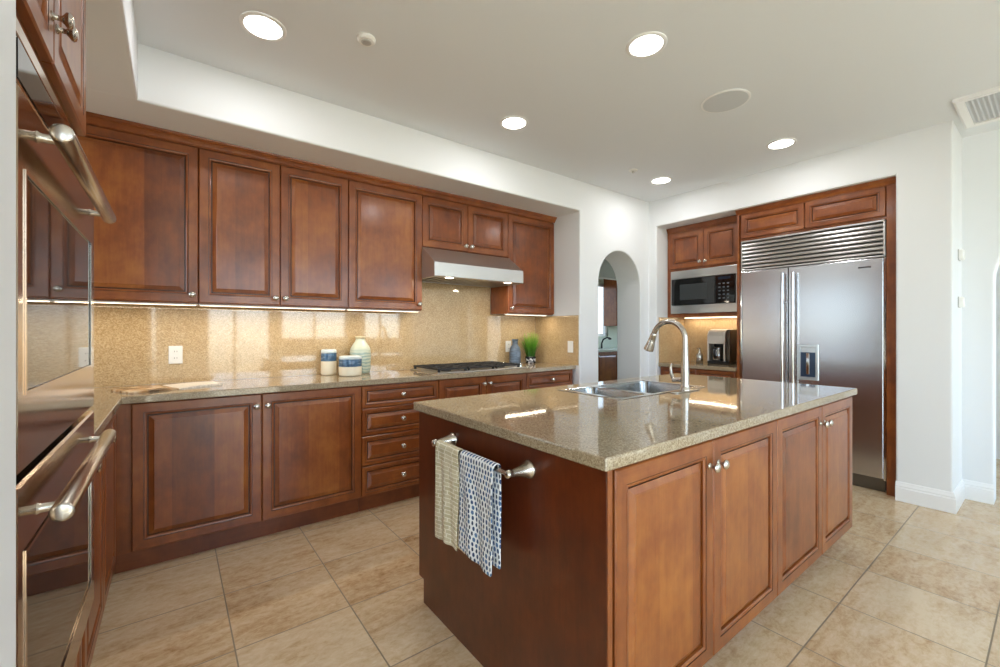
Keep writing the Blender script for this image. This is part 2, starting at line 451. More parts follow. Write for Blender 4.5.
# baseboards of the fridge wall pier
def baseboard(name, pts, label):
    """profile swept along a floor polyline; the wall lies on the right-hand side of travel"""
    prof = [(0, 0), (0.017, 0), (0.017, 0.095), (0.013, 0.103), (0.014, 0.112), (0.008, 0.125), (0.004, 0.138), (0, 0.140)]
    bm = BM(); rows = []
    for i, p in enumerate(pts):
        p = Vector((p[0], p[1], 0)); ns = []
        if i > 0: d = (p - Vector((*pts[i-1], 0))).normalized(); ns.append(Vector((-d.y, d.x, 0)))
        if i < len(pts)-1: d = (Vector((*pts[i+1], 0)) - p).normalized(); ns.append(Vector((-d.y, d.x, 0)))
        m = ns[0] if len(ns) == 1 else (ns[0]+ns[1])/(1+ns[0].dot(ns[1]))
        rows.append([bm.verts.new(p + m*u + Vector((0, 0, z))) for u, z in prof])
    for a, b in zip(rows, rows[1:]):
        for k in range(len(prof)-1): bm.faces.new((a[k], b[k], b[k+1], a[k+1]))
    bm.faces.new(rows[0]); bm.faces.new(list(reversed(rows[-1])))
    return struct(name, bm, TRIM, label, 'baseboard')
baseboard('baseboard_right', [(4.70, 0.296), (4.70, 0.4534), (XR, 0.4534), (XR, 0.7464)], 'white moulded baseboard around the pier right of the refrigerator')
baseboard('baseboard_back', [(4.2549, 2.815), (4.095, 2.815)], 'short white baseboard right of the arch')

# ================================================================== CABINETRY
# local frame of every cabinet: x along its face, front towards -y, z up
def ring(bm, a, b, mi=(0, 0, 0, 0)):
    """faces between rectangle loops a and b (each: bottom-left, bottom-right, top-right, top-left)"""
    for i in range(4):
        j = (i+1) % 4
        f = bm.faces.new((a[i], a[j], b[j], b[i])); f.material_index = mi[i]

def rect(bm, x0, x1, z0, z1, ins, y):
    return [bm.verts.new(c) for c in ((x0+ins, y, z0+ins), (x1-ins, y, z0+ins), (x1-ins, y, z1-ins), (x0+ins, y, z1-ins))]

def knob(parent, x, y, z, s=1.12):
    bm = BM()
    lathe(bm, [(0.0095*s, 0), (0.0095*s, 0.002*s), (0.0055*s, 0.005*s), (0.005*s, 0.014*s), (0.009*s, 0.018*s), (0.0145*s, 0.022*s), (0.0155*s, 0.026*s), (0.0125*s, 0.030*s), (0.006*s, 0.0325*s)], at(x, y, z) @ RY, 16)
    return obj('knob', bm, NICKEL, parent, smooth=50)

def door(parent, x0, x1, z0, z1, y, kn=None, name='door', fw=0.062, long=False):
    """raised-panel door or drawer front whose face is at local y; kn = (x, z) of its knob"""
    bm = BM()
    stops = [(0, 0.020), (0, 0.004), (0.004, 0.0), (fw-0.015, 0.0), (fw-0.0142, 0.0022), (fw-0.0122, 0.0022), (fw-0.0112, 0.0008), (fw-0.006, 0.0018), (fw-0.0015, 0.0045), (fw, 0.0165)]
    loops = [rect(bm, x0, x1, z0, z1, i, y+d) for i, d in stops]
    mi = (1, 0, 1, 0)
    bm.faces.new(list(reversed(loops[0])))
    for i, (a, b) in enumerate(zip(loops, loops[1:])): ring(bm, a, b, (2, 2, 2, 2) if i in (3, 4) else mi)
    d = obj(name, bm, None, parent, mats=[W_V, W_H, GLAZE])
    bm = BM()
    k = min(0.029, (min(x1-x0, z1-z0)-2*fw)*0.28)
    st = [(fw-0.002, 0.019), (fw-0.002, 0.0165), (fw+0.005, 0.0165), (fw+0.0058, 0.0095), (fw+k-0.004, 0.0035), (fw+k-0.001, 0.0012), (fw+k, 0.0010)]
    loops = [rect(bm, x0, x1, z0, z1, i, y+dd) for i, dd in st]
    bm.faces.new(list(reversed(loops[0])))
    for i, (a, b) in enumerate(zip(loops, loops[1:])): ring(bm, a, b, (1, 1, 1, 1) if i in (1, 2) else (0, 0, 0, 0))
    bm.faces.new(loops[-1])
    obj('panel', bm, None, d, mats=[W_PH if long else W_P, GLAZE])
    if kn: knob(d, kn[0], y, kn[1])
    return d

def carcass(parent, x0, x1, y0, y1, z0, z1, mat=None, name='carcass', bev=0.0015):
    bm = BM(); box(bm, x0, x1, y0, y1, z0, z1, bev)
    return obj(name, bm, mat or W_V, parent)

GAP = 0.0022
# ---- wall cabinets of the back run (face at y = 3.1606)
YU = 3.1606; ZUB = 1.413; ZUT = 2.352; YUB = YW-0.001
def wall_cab(label, x0, x1, z0, doors, y=YU, group='wall cabinets over the back counter'):
    t = thing('wall_cabinet', label, 'cabinet', ((x0+x1)/2, y, z0), 0, group)
    ox = (x0+x1)/2
    carcass(t, x0-ox+0.0006, x1-ox-0.0006, 0.021, YUB-y, 0, ZUT+0.022-z0)
    for a, b, kx in doors:
        door(t, a-ox+GAP, b-ox-GAP, 0.006, ZUT-z0, 0.0, (kx-ox, 0.052) if kx is not None else None)
    return t
wall_cab('broad single door wall cabinet in the corner nearest the ovens', XL+0.002, 0.1261, ZUB, [(-0.52, 0.1261, 0.1261-0.032)])
wall_cab('double door wall cabinet above the outlet and open magazine', 0.1261, 1.0224, ZUB, [(0.1261, 0.5721, 0.5721-0.030), (0.5721, 1.0224, 0.5721+0.030)])
wall_cab('single door wall cabinet left of the range hood above the jars', 1.0224, 1.6184, ZUB, [(1.0224, 1.6184, 1.6184-0.032)])
wall_cab('short double door wall cabinet right above the range hood', 1.6184, 2.5106, 1.9352, [(1.6184, 2.0604, 2.0604-0.030), (2.0604, 2.5106, 2.0604+0.030)])
wall_cab('single door wall cabinet right of the range hood above the potted grass', 2.5106, 3.1165, ZUB, [(2.5106, 3.1165, 2.5106+0.034)])

def sweep_profile(bm, pts, prof):
    rows = []
    for i, p in enumerate(pts):
        p = Vector((p[0], p[1], 0)); ns = []
        if i > 0: d = (p - Vector((*pts[i-1], 0))).normalized(); ns.append(Vector((d.y, -d.x, 0)))
        if i < len(pts)-1: d = (Vector((*pts[i+1], 0)) - p).normalized(); ns.append(Vector((d.y, -d.x, 0)))
        m = ns[0] if len(ns) == 1 else (ns[0]+ns[1])/(1+ns[0].dot(ns[1]))
        rows.append([bm.verts.new(p + m*u + Vector((0, 0, z))) for u, z in prof])
    n = len(prof)
    for a, b in zip(rows, rows[1:]):
        for k in range(n): bm.faces.new((a[k], b[k], b[(k+1) % n], a[(k+1) % n]))
    bm.faces.new(list(reversed(rows[0]))); bm.faces.new(rows[-1])
CROWN = [(0.0, 0), (0.003, 0), (0.003, 0.006), (0.010, 0.010), (0.014, 0.018), (0.022, 0.030), (0.030, 0.035), (0.030, 0.040), (0.036, 0.044), (0.038, 0.0525), (0.0, 0.0525)]
bm = BM(); sweep_profile(bm, [(XL+0.002, YU+0.02), (3.116, YU+0.02)], [(u+0.0215, z+ZUT+0.001) for u, z in CROWN])
tag(obj('crown_moulding', bm, W_H), 'long cherry crown moulding along the top of the back wall cabinets', 'moulding')

# ---- base cabinets of the back run (door faces at y = 2.886)
YB = 2.886; ZBT = 0.876
def base_cab(label, x0, x1, build, y=YB, yb=None, rot=0, loc=None, group='base cabinets under the wall counter', toe=0.06):
    ox = (x0+x1)/2
    t = thing('base_cabinet', label, 'cabinet', loc or (ox, y, 0), rot, group)
    dep = (yb if yb is not None else YW-0.002) - y if rot == 0 else yb
    carcass(t, x0-ox+0.0006, x1-ox-0.0006, 0.021, dep, 0.106, ZBT+0.0015)
    bm = BM(); box(bm, x0-ox+0.001, x1-ox-0.001, toe, dep-0.02, 0.0, 0.1065); obj('toe_kick', bm, W_TOE, t)
    build(t, ox)
    return t
def two_doors(g, l, r, zk=0.803):
    def f(t, ox):
        door(t, l-ox+GAP, g-ox-GAP, 0.116, 0.872, 0, (g-ox-0.030, zk)); door(t, g-ox+GAP, r-ox-GAP, 0.116, 0.872, 0, (g-ox+0.030, zk))
    return f
base_cab('double door base cabinet at the inside corner below the open magazine', -0.238, 1.0228, two_doors(0.4236, -0.168, 1.0228))
def drawers(t, ox):
    zs = (0.116, 0.322, 0.526, 0.716, 0.872)
    for a, b in zip(zs, zs[1:]):
        door(t, 1.0228-ox+GAP, 1.617-ox-GAP, a+0.003, b-0.003, 0, (0.0, (a+b)/2), 'drawer', 0.036, True)
base_cab('base cabinet with a stack of four drawers below the jars', 1.0228, 1.617, drawers)
base_cab('double door base cabinet under the cooktop', 1.617, 2.505, two_doors(2.063, 1.617, 2.505, 0.815))
def drawer_door(t, ox):
    door(t, 2.505-ox+GAP, 3.095-ox-GAP, 0.720, 0.872, 0, (0.0, 0.797), 'drawer', 0.036, True)
    door(t, 2.505-ox+GAP, 3.095-ox-GAP, 0.116, 0.714, 0, (2.54-ox, 0.66))
base_cab('rightmost base cabinet of the back run, topped by one drawer', 2.505, 3.1165, drawer_door)

# ---- short left run between ovens and corner; faces +X at x = -0.219
XF = -0.219
def left_doors(t, ox):
    door(t, 1.862-ox, 2.33-ox-GAP, 0.116, 0.872, 0, (1.905-ox, 0.803)); door(t, 2.33-ox+GAP, 2.80-ox, 0.116, 0.872, 0, (2.365-ox, 0.803))
base_cab('base cabinet turned sideways between the ovens and the corner', 1.856, 2.904, left_doors, rot=PI/2, loc=(XF, (1.856+2.904)/2, 0), yb=0.64)

# ---- countertop (L shape) and splash
bm = BM()
prism(bm, [(XL+0.002, 1.852), (-0.2008, 1.852), (-0.2008, 2.8657), (XN-0.001, 2.8657), (XN-0.001, YW-0.0005), (XL+0.002, YW-0.0005)], 'z', 0.878, 0.915)
tag(obj('countertop', bm, GRAN, bevel=0.004), 'long speckled tan stone countertop bending round the corner along the back wall', 'countertop')
bm = BM()
prism(bm, [(XL+0.002, 0.9155), (XN-0.012, 0.9155), (XN-0.012, 1.4125), (2.509, 1.4125), (2.509, 1.935), (1.62, 1.935), (1.62, 1.4125), (XL+0.002, 1.4125)], 'y', YW, YW+0.0175)
tag(obj('backsplash', bm, SPL), 'polished golden granite backsplash slab behind the cooktop and long counter', 'backsplash')
bm = BM(); box(bm, XN-0.0115, XN-0.0005, 2.83, YW-0.0008, 0.9155, 1.4005)
tag(obj('side_splash', bm, SPL), 'small golden granite splash slab on the niche side beside the potted grass', 'backsplash')

# ---- under-cabinet light strips
def strip(x0, x1, y, z, label, power):
    y = 3.215
    t = thing('light_strip', label, 'light', ((x0+x1)/2, y, z), 0, 'strip lights under the wall cabinets')
    L = (x1-x0)/2
    bm = BM(); box(bm, -L, L, -0.012, 0.012, -0.009, -0.0005, 0.002); obj('housing', bm, WHITE, t)
    bm = BM(); box(bm, -L+0.01, L-0.01, -0.009, 0.009, -0.0115, -0.0085); obj('diffuser', bm, STRIPGLOW, t)
    area('strip_lamp', ((x0+x1)/2, y, z-0.013), (0, 0, 0), x1-x0-0.02, 0.018, power, (1.0, 0.84, 0.62))
strip(-0.80, 0.124, 3.36, ZUB, 'thin warm light strip under the corner wall cabinet near the ovens', P_STRIP*0.8)
strip(0.128, 1.020, 3.36, ZUB, 'thin warm light strip under the double door wall cabinet', P_STRIP)
strip(1.024, 1.615, 3.36, ZUB, 'thin warm light strip under the cabinet left of the hood', P_STRIP*0.6)
strip(2.514, 3.055, 3.36, ZUB, 'thin warm light strip under the cabinet right of the hood', P_STRIP*0.5)

# ---- range hood
t = thing('range_hood', 'stainless under-cabinet range hood with sloped top over the cooktop', 'range hood', (2.0645, YU, 1.67))
HX = 0.452; HY = 2.945-YU
bm = BM(); prism(bm, [(YUB-YU-0.001, 0.262), (0.0, 0.262), (HY+0.004, 0.116), (HY+0.004, 0.085), (0.02, 0.03), (YUB-YU-0.001, 0.03)], 'x', -HX+0.007, HX-0.007)
obj('canopy', bm, HOODST, t, bevel=0.002)
for a_ in (-HX+0.001, HX-0.007):
    bm = BM(); prism(bm, [(YUB-YU-0.001, 0.263), (-0.002, 0.263), (HY+0.003, 0.117), (HY+0.003, 0.005), (YUB-YU-0.001, 0.005)], 'x', a_, a_+0.006); obj('side_plate', bm, HOODST, t)
bm = BM(); box(bm, -HX, HX, HY, HY+0.018, 0.006, 0.118, 0.005, 3)
obj('front_panel', bm, HOODST, t)
bm = BM()
box(bm, -HX+0.0075, -HX+0.018, HY+0.020, 0.25, 0.006, 0.0295); box(bm, HX-0.018, HX-0.0075, HY+0.020, 0.25, 0.006, 0.0295)
box(bm, -HX+0.0075, HX-0.0075, 0.232, 0.25, 0.006, 0.0295)
obj('bottom_rim', bm, HOODST, t)
bm = BM()
for i in range(14):
    xx = -0.4095+i*0.063; prism(bm, [(xx-0.015, 0.008), (xx+0.015, 0.008), (xx+0.011, 0.020), (xx-0.011, 0.020)], 'y', HY+0.085, 0.232)
obj('baffle_filter', bm, HOODST, t)
bm = BM(); box(bm, -HX+0.018, HX-0.018, HY+0.085, 0.232, 0.0265, 0.0295); obj('filter_tray', bm, DARK, t)
bm = BM(); box(bm, -HX+0.018, HX-0.018, HY+0.018, HY+0.085, 0.007, 0.03); obj('lamp_bar', bm, HOODST, t)
for sx_ in (-0.29, 0.31):
    bm = BM(); lathe(bm, [(0.036, 0.008), (0.036, 0.0045), (0.028, 0.003)], at(sx_, HY+0.052, 0), 24, sy=0.8); obj('hood_lamp', bm, PUCK, t)
    area('hood_light', (2.0645+sx_, YU+HY+0.052, 1.671), (0, 0, 0), 0.05, 0.05, 1.6, (1.0, 0.86, 0.66), 'DISK')

# ---- cooktop
t = thing('cooktop', 'stainless gas cooktop with black grates set in the back counter', 'cooktop', (2.08, 3.14, 0.9155))
bm = BM(); box(bm, -0.46, 0.46, -0.235, 0.25, 0, 0.010, 0.004, 2); obj('tray', bm, STEEL, t)
for gx in (-0.31, -0.03, 0.25):
    bm = BM(); hw = 0.135
    for yy in (-0.205, 0.215): box(bm, gx-hw, gx+hw, yy-0.007, yy+0.007, 0.026, 0.040, 0.003, 1)
    for xx in (-hw+0.007, hw-0.007): box(bm, gx+xx-0.007, gx+xx+0.007, -0.205, 0.215, 0.026, 0.040, 0.003, 1)
    for yy in (-0.10, 0.005, 0.11): box(bm, gx-hw, gx+hw, yy-0.005, yy+0.005, 0.030, 0.041, 0.002, 1)
    for xx in (-0.05, 0.05): box(bm, gx+xx-0.005, gx+xx+0.005, -0.205, 0.215, 0.030, 0.041, 0.002, 1)
    for xx in (-hw+0.012, hw-0.012):
        for yy in (-0.198, 0.208): box(bm, gx+xx-0.008, gx+xx+0.008, yy-0.008, yy+0.008, 0.009, 0.028)
    obj('grate', bm, IRON, t)
for bx, by, r in ((-0.31, -0.10, 0.04), (-0.31, 0.11, 0.035), (-0.03, 0.0, 0.055), (0.25, -0.10, 0.035), (0.25, 0.11, 0.04)):
    bm = BM(); lathe(bm, [(r, 0.009), (r, 0.016), (r*0.72, 0.018), (r*0.72, 0.025), (r*0.5, 0.027)], at(bx, by, 0), 20); obj('burner', bm, IRON, t, smooth=40)
for i in range(5):
    bm = BM(); lathe(bm, [(0.021, 0.009), (0.021, 0.013), (0.017, 0.015), (0.0155, 0.034), (0.013, 0.037)], at(0.422, -0.165+i*0.082, 0), 18); obj('control_knob', bm, CHROME, t, smooth=40)

# ================================================================== TALL OVEN CABINET
XT = -0.234; YT = 1.385
t = thing('oven_cabinet', 'tall cherry cabinet built around the double oven at the left edge', 'cabinet', (XT, 1.385, 0), PI/2)
# local x = world y - YT ; local y = XT - world x  (carcass front at y = 0)
ya, yb_ = 0.936-YT, 1.851-YT
dep = 0.62
OY0, OY1 = 0.962-YT, 1.766-YT
bm = BM()
box(bm, ya, OY0-0.004, 0.0, dep, 0.0, 2.4045); box(bm, OY1+0.004, yb_, 0.0, dep, 0.0, 2.4045)
box(bm, OY0-0.004, OY1+0.004, 0.0, dep, 1.735, 2.4045); box(bm, OY0-0.004, OY1+0.004, 0.0, dep, 0.10, 0.425)
box(bm, OY0-0.004, OY1+0.004, dep-0.02, dep, 0.42, 1.74); box(bm, OY0-0.004, OY1+0.004, 0.07, dep, 0.0, 0.105)
obj('carcass', bm, W_V, t)
gx = 0.0
door(t, 0.948-YT, gx-GAP, 1.850, 2.352, -0.021, (gx-0.026, 1.945)); door(t, gx+GAP, 1.842-YT, 1.850, 2.352, -0.021, (gx+0.026, 1.945))
door(t, OY0, OY1, 0.118, 0.410, -0.021, None, 'drawer', 0.045, True)
bm = BM(); sweep_profile(bm, [(ya, 0.0), (yb_, 0.0)], [(u*0.6, z+2.352) for u, z in CROWN[:-1]] + [(0, 2.4045)])
obj('crown_moulding', bm, W_H, t)

# ---- double wall oven (front at x = -0.187 -> local y = -0.047)
t = thing('double_oven', 'bronze-toned stainless double wall oven with two round bar handles', 'oven', (XT, YT, 0.43), PI/2)
F = -0.047
zo = 0.43
bm = BM(); box(bm, OY0+0.006, OY1-0.006, -0.0005, 0.56, 0.004, 1.730-zo)
obj('oven_body', bm, DARK, t)
bm = BM(); box(bm, OY0, OY1, F+0.004, -0.001, 1.707-zo, 1.732-zo, 0.002); obj('top_trim', bm, OVENST, t)
bm = BM(); box(bm, OY0, OY1, F+0.002, -0.001, 1.630-zo, 1.698-zo, 0.002); cp = obj('control_panel', bm, OVENST, t)
bm = BM(); box(bm, OY0+0.004, OY1-0.004, F, F+0.0022, 1.634-zo, 1.694-zo); obj('control_glass', bm, BLACKGLASS, cp)
bm = BM(); box(bm, -0.10, 0.10, F-0.0012, F, 1.645-zo, 1.682-zo); obj('display', bm, plain('oven_display', '#20343c', 0.1), cp)
def oven_door(z0, z1, w0, w1, hz):
    bm = BM(); wl, wr = OY0+0.046, OY1-0.075
    loops = []
    for (a, b, c, d, y) in ((OY0, OY1, z0, z1, -0.001), (OY0, OY1, z0, z1, F+0.004), (OY0+0.004, OY1-0.004, z0+0.004, z1-0.004, F),
                            (wl, wr, w0, w1, F), (wl, wr, w0, w1, F+0.004)):
        loops.append([bm.verts.new(q) for q in ((a, y, c-zo), (b, y, c-zo), (b, y, d-zo), (a, y, d-zo))])
    for a, b in zip(loops, loops[1:]): ring(bm, a, b)
    bm.faces.new(list(reversed(loops[0]))); bm.faces.new(loops[-1])
    d = obj('oven_door', bm, OVENST, t)
    bm = BM(); box(bm, wl, wr, F+0.001, F+0.0038, w0-zo, w1-zo); obj('oven_window', bm, OVENGLASS, d)
    lp = []
    bm = BM()
    for ins, y in ((-0.006, F-0.0002), (-0.006, F-0.002), (0.0, F-0.002), (0.0, F+0.001)):
        lp.append([bm.verts.new(q) for q in ((wl+ins, y, w0+ins-zo), (wr-ins, y, w0+ins-zo), (wr-ins, y, w1-ins-zo), (wl+ins, y, w1-ins-zo))])
    for a, b in zip(lp, lp[1:]): ring(bm, a, b, (1, 0, 1, 1))
    obj('window_trim', bm, None, d, mats=[CHROME, OVENST])
    bm = BM(); hy = XT+0.150; x0, x1 = 1.033-YT, 1.733-YT
    R = 0.0165
    M_ = at(x0, hy, hz-zo) @ Matrix.Rotation(PI/2, 4, 'Y')
    lathe(bm, [(R*0.7, 0.0), (R*0.9, 0.0012), (R, 0.004), (R, x1-x0-0.004), (R*0.9, x1-x0-0.0012), (R*0.7, x1-x0)], M_, 24)
    for px in (1.083-YT, 1.683-YT):
        lathe(bm, [(0.011, 0), (0.008, 0.005), (0.0075, F-hy)], at(px, F+0.0005, hz-zo) @ RY, 14)
    obj('handle', bm, NICKEL, d, smooth=45)
oven_door(1.024, 1.626, 1.150, 1.498, 1.584)
oven_door(0.440, 1.008, 0.526, 0.890, 0.937)

# ================================================================== ISLAND
IX0, IX1, IY0, IY1 = 0.8971, 3.1598, 0.7195, 1.844
t = thing('kitchen_island', 'cherry kitchen island with raised panel doors on its long side', 'island', (2.03, 1.28, 0))
ox, oy = 2.03, 1.28
fx0, fx1 = IX0+0.020, IX1-0.022
yf = IY0+0.012
def L(bm, x0, x1, y0, y1, z0, z1, bev=0.0): return box(bm, x0-ox, x1-ox, y0-oy, y1-oy, z0, z1, bev)
bm = BM()
L(bm, fx0+0.02, fx1, yf+0.021, IY1-0.022, 0.106, 0.62, 0.001)
L(bm, fx0+0.02, 1.70, yf+0.021, IY1-0.022, 0.62, 0.8775); L(bm, 2.535, fx1, yf+0.021, IY1-0.022, 0.62, 0.8775)
L(bm, 1.70, 2.535, yf+0.021, 1.262, 0.62, 0.8775); L(bm, 1.70, 2.535, 1.735, IY1-0.022, 0.62, 0.8775)
obj('carcass', bm, W_V, t)
bm = BM(); L(bm, fx0+0.02, fx1-0.01, yf+0.08, 1.779, 0.0, 0.1065); obj('toe_kick', bm, W_TOE, t)
bm = BM()
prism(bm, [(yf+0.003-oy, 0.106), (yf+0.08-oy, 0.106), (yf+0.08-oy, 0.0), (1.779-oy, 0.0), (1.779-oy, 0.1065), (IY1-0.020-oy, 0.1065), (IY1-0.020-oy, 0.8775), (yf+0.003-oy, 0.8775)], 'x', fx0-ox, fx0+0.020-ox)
obj('end_panel', bm, W_SHADE, t, bevel=0.0015)
bm = BM(); L(bm, fx0+0.0005, fx0+0.0200, yf-0.001, yf+0.0025, 0.106, 0.8772, 0.0008); obj('corner_stile', bm, W_V, t)
for a, b, kx in ((fx0+0.0335, 1.4894, 1.4894-0.030), (1.4894, 2.0396, 1.4894+0.030), (2.0396, 2.5981, 2.5981-0.030), (2.5981, 3.1161, 2.5981+0.030)):
    door(t, a-ox+GAP, b-ox-GAP, 0.118, 0.869, yf-oy, (kx-ox, 0.785))
# island stone top with the sink cut-out
SX0, SX1, SY0, SY1 = 1.728, 2.512, 1.285, 1.712
bm = BM()
xs = (IX0, SX0, SX1, IX1); ys = (IY0, SY0, SY1, IY1); V = {}
for k, z in enumerate((0.878, 0.915)):
    for i, x in enumerate(xs):
        for j, y in enumerate(ys): V[i, j, k] = bm.verts.new((x, y, z))
for i in range(3):
    for j in range(3):
        if (i, j) == (1, 1): continue
        bm.faces.new((V[i, j, 1], V[i+1, j, 1], V[i+1, j+1, 1], V[i, j+1, 1])); bm.faces.new((V[i, j, 0], V[i, j+1, 0], V[i+1, j+1, 0], V[i+1, j, 0]))
def wallf(a, b): bm.faces.new((V[(*a, 0)], V[(*b, 0)], V[(*b, 1)], V[(*a, 1)]))
for i in range(3): wallf((i, 0), (i+1, 0)); wallf((i+1, 3), (i, 3)); wallf((3, i), (3, i+1)); wallf((0, i+1), (0, i))
wallf((2, 1), (1, 1)); wallf((1, 2), (2, 2)); wallf((2, 2), (2, 1)); wallf((1, 1), (1, 2))
tag(obj('island_countertop', bm, GRAN, bevel=0.005), 'speckled tan stone slab on the island with a sink cut into it', 'countertop')

# ---- double bowl sink
t = thing('double_sink', 'stainless double bowl sink set into the island top', 'sink', (2.12, 1.4985, 0.915))
def rr(x0, x1, y0, y1, r, n=6):
    pts = []
    for cx, cy, a0 in ((x1-r, y1-r, 0), (x0+r, y1-r, PI/2), (x0+r, y0+r, PI), (x1-r, y0+r, 1.5*PI)):
        for i in range(n+1): pts.append((cx + r*math.cos(a0+PI/2*i/n), cy + r*math.sin(a0+PI/2*i/n)))
    return pts
def bowl(x0, x1, y0, y1, depth):
    bm = BM(); loops = []
    for d, ins, z in ((0, -0.016, 0.0015), (0, -0.004, 0.0030), (0, 0.0, 0.0015), (0, 0.003, -0.012), (0, 0.012, -depth+0.03), (0, 0.022, -depth+0.008), (0, 0.045, -depth)):
        loops.append([bm.verts.new((px-2.12, py-1.4985, z)) for px, py in rr(x0+ins, x1-ins, y0+ins, y1-ins, max(0.055-ins*0.6, 0.02))])
    n = len(loops[0])
    for a, b in zip(loops, loops[1:]):
        for i in range(n): bm.faces.new((a[i], a[(i+1) % n], b[(i+1) % n], b[i]))
    bm.faces.new(loops[-1])
    o = obj('bowl', bm, SINKST, t, smooth=50)
    md = o.modifiers.new('thick', 'SOLIDIFY'); md.thickness = 0.0012; md.offset = 1
    bm = BM(); lathe(bm, [(0.045, 0.001), (0.042, 0.004), (0.03, 0.002), (0.02, 0.0015)], at((x0+x1)/2-2.12, (y0+y1)/2-1.4985, -depth+0.001), 20)
    obj('drain', bm, CHROME, o, smooth=40)
bowl(1.748, 1.968, 1.305, 1.692, 0.17)
bowl(2.002, 2.492, 1.305, 1.692, 0.22)
bm = BM(); box(bm, 1.966-2.12, 2.004-2.12, 1.297-1.4985, 1.70-1.4985, -0.03, 0.0036, 0.003); obj('divider', bm, SINKRIM, t)
bm = BM()
for (a_, b_x, c_, d_) in ((SX0-0.008, SX1+0.008, SY0-0.0010, 1.306), (SX0-0.008, SX1+0.008, 1.691, SY1+0.008), (SX0-0.008, 1.749, 1.305, 1.692), (2.491, SX1+0.008, 1.305, 1.692)):
    box(bm, a_-2.12, b_x-2.12, c_-1.4985, d_-1.4985, 0.0006, 0.0040, 0.0012, 1)
obj('rim', bm, SINKRIM, t)

# ---- faucet
t = thing('faucet', 'tall brushed nickel gooseneck faucet with pull-down head on the island', 'faucet', (2.24, 1.257, 0.9155))
bm = BM(); prism(bm, [(px, py) for px, py in rr(-0.125, 0.125, -0.0262, 0.0262, 0.026)], 'z', 0, 0.006); obj('deck_plate', bm, NICKEL, t, bevel=0.002)
bm = BM(); lathe(bm, [(0.028, 0.005), (0.028, 0.012), (0.0245, 0.016), (0.022, 0.04), (0.0215, 0.10), (0.0185, 0.16), (0.0155, 0.24), (0.0148, 0.285)], Matrix(), 24)
obj('body', bm, NICKEL, t, smooth=50)
bm = BM(); pts = []; rads = []
R_ = 0.098
for i in range(25):
    a = PI - (PI*0.90)*i/24
    pts.append((0, R_ + R_*math.cos(a), 0.285 + (R_+0.002)*math.sin(a))); rads.append(0.0148)
obj('spout', tube(bm, pts, rads, 18), NICKEL, t, smooth=60)
e0 = Vector(pts[-1]); dr = (Vector(pts[-1])-Vector(pts[-2])).normalized()
bm = BM(); P_ = [e0 + dr*k for k in (-0.002, 0.004, 0.012, 0.016, 0.05, 0.095, 0.104, 0.108)]
obj('spray_head', tube(bm, P_, [0.0150, 0.0175, 0.0185, 0.0172, 0.0210, 0.0285, 0.0280, 0.021], 20), NICKEL, t, smooth=50)
bm = BM(); tube(bm, [(0, 0.018, 0.062), (0, 0.045, 0.060), (0, 0.072, 0.058)], [0.014, 0.0125, 0.0135], 14)
tube(bm, [(0, 0.062, 0.060), (0, 0.070, 0.066), (0, 0.083, 0.095), (0, 0.086, 0.125), (0, 0.080, 0.150)], [0.010, 0.010, 0.0085, 0.0075, 0.006], 12)
obj('lever_handle', bm, NICKEL, t, smooth=60)

# ---- towel bar on the island end
t = thing('towel_bar', 'brushed nickel towel bar with flared posts on the island end', 'towel bar', (fx0, 1.2825, 0.800))
RXn = Matrix.Rotation(-PI/2, 4, 'Y')   # local Z -> -X
for yy in (-0.2365, 0.2365):
    bm = BM(); lathe(bm, [(0.031, 0.0003), (0.031, 0.004), (0.028, 0.008), (0.0225, 0.020), (0.0175, 0.037), (0.0140, 0.055), (0.0118, 0.070), (0.0115, 0.075), (0.0140, 0.083), (0.0125, 0.092), (0.008, 0.096)], at(0, yy, 0) @ RXn, 22)
    obj('post', bm, NICKEL, t, smooth=60)
bm = BM(); lathe(bm, [(0.0075, -0.245), (0.0085, -0.2365), (0.0075, -0.228), (0.0075, 0.228), (0.0085, 0.2365), (0.0075, 0.245)], at(-0.084, 0, 0) @ Matrix.Rotation(-PI/2, 4, 'X'), 18)
obj('bar', bm, NICKEL, t, smooth=50)

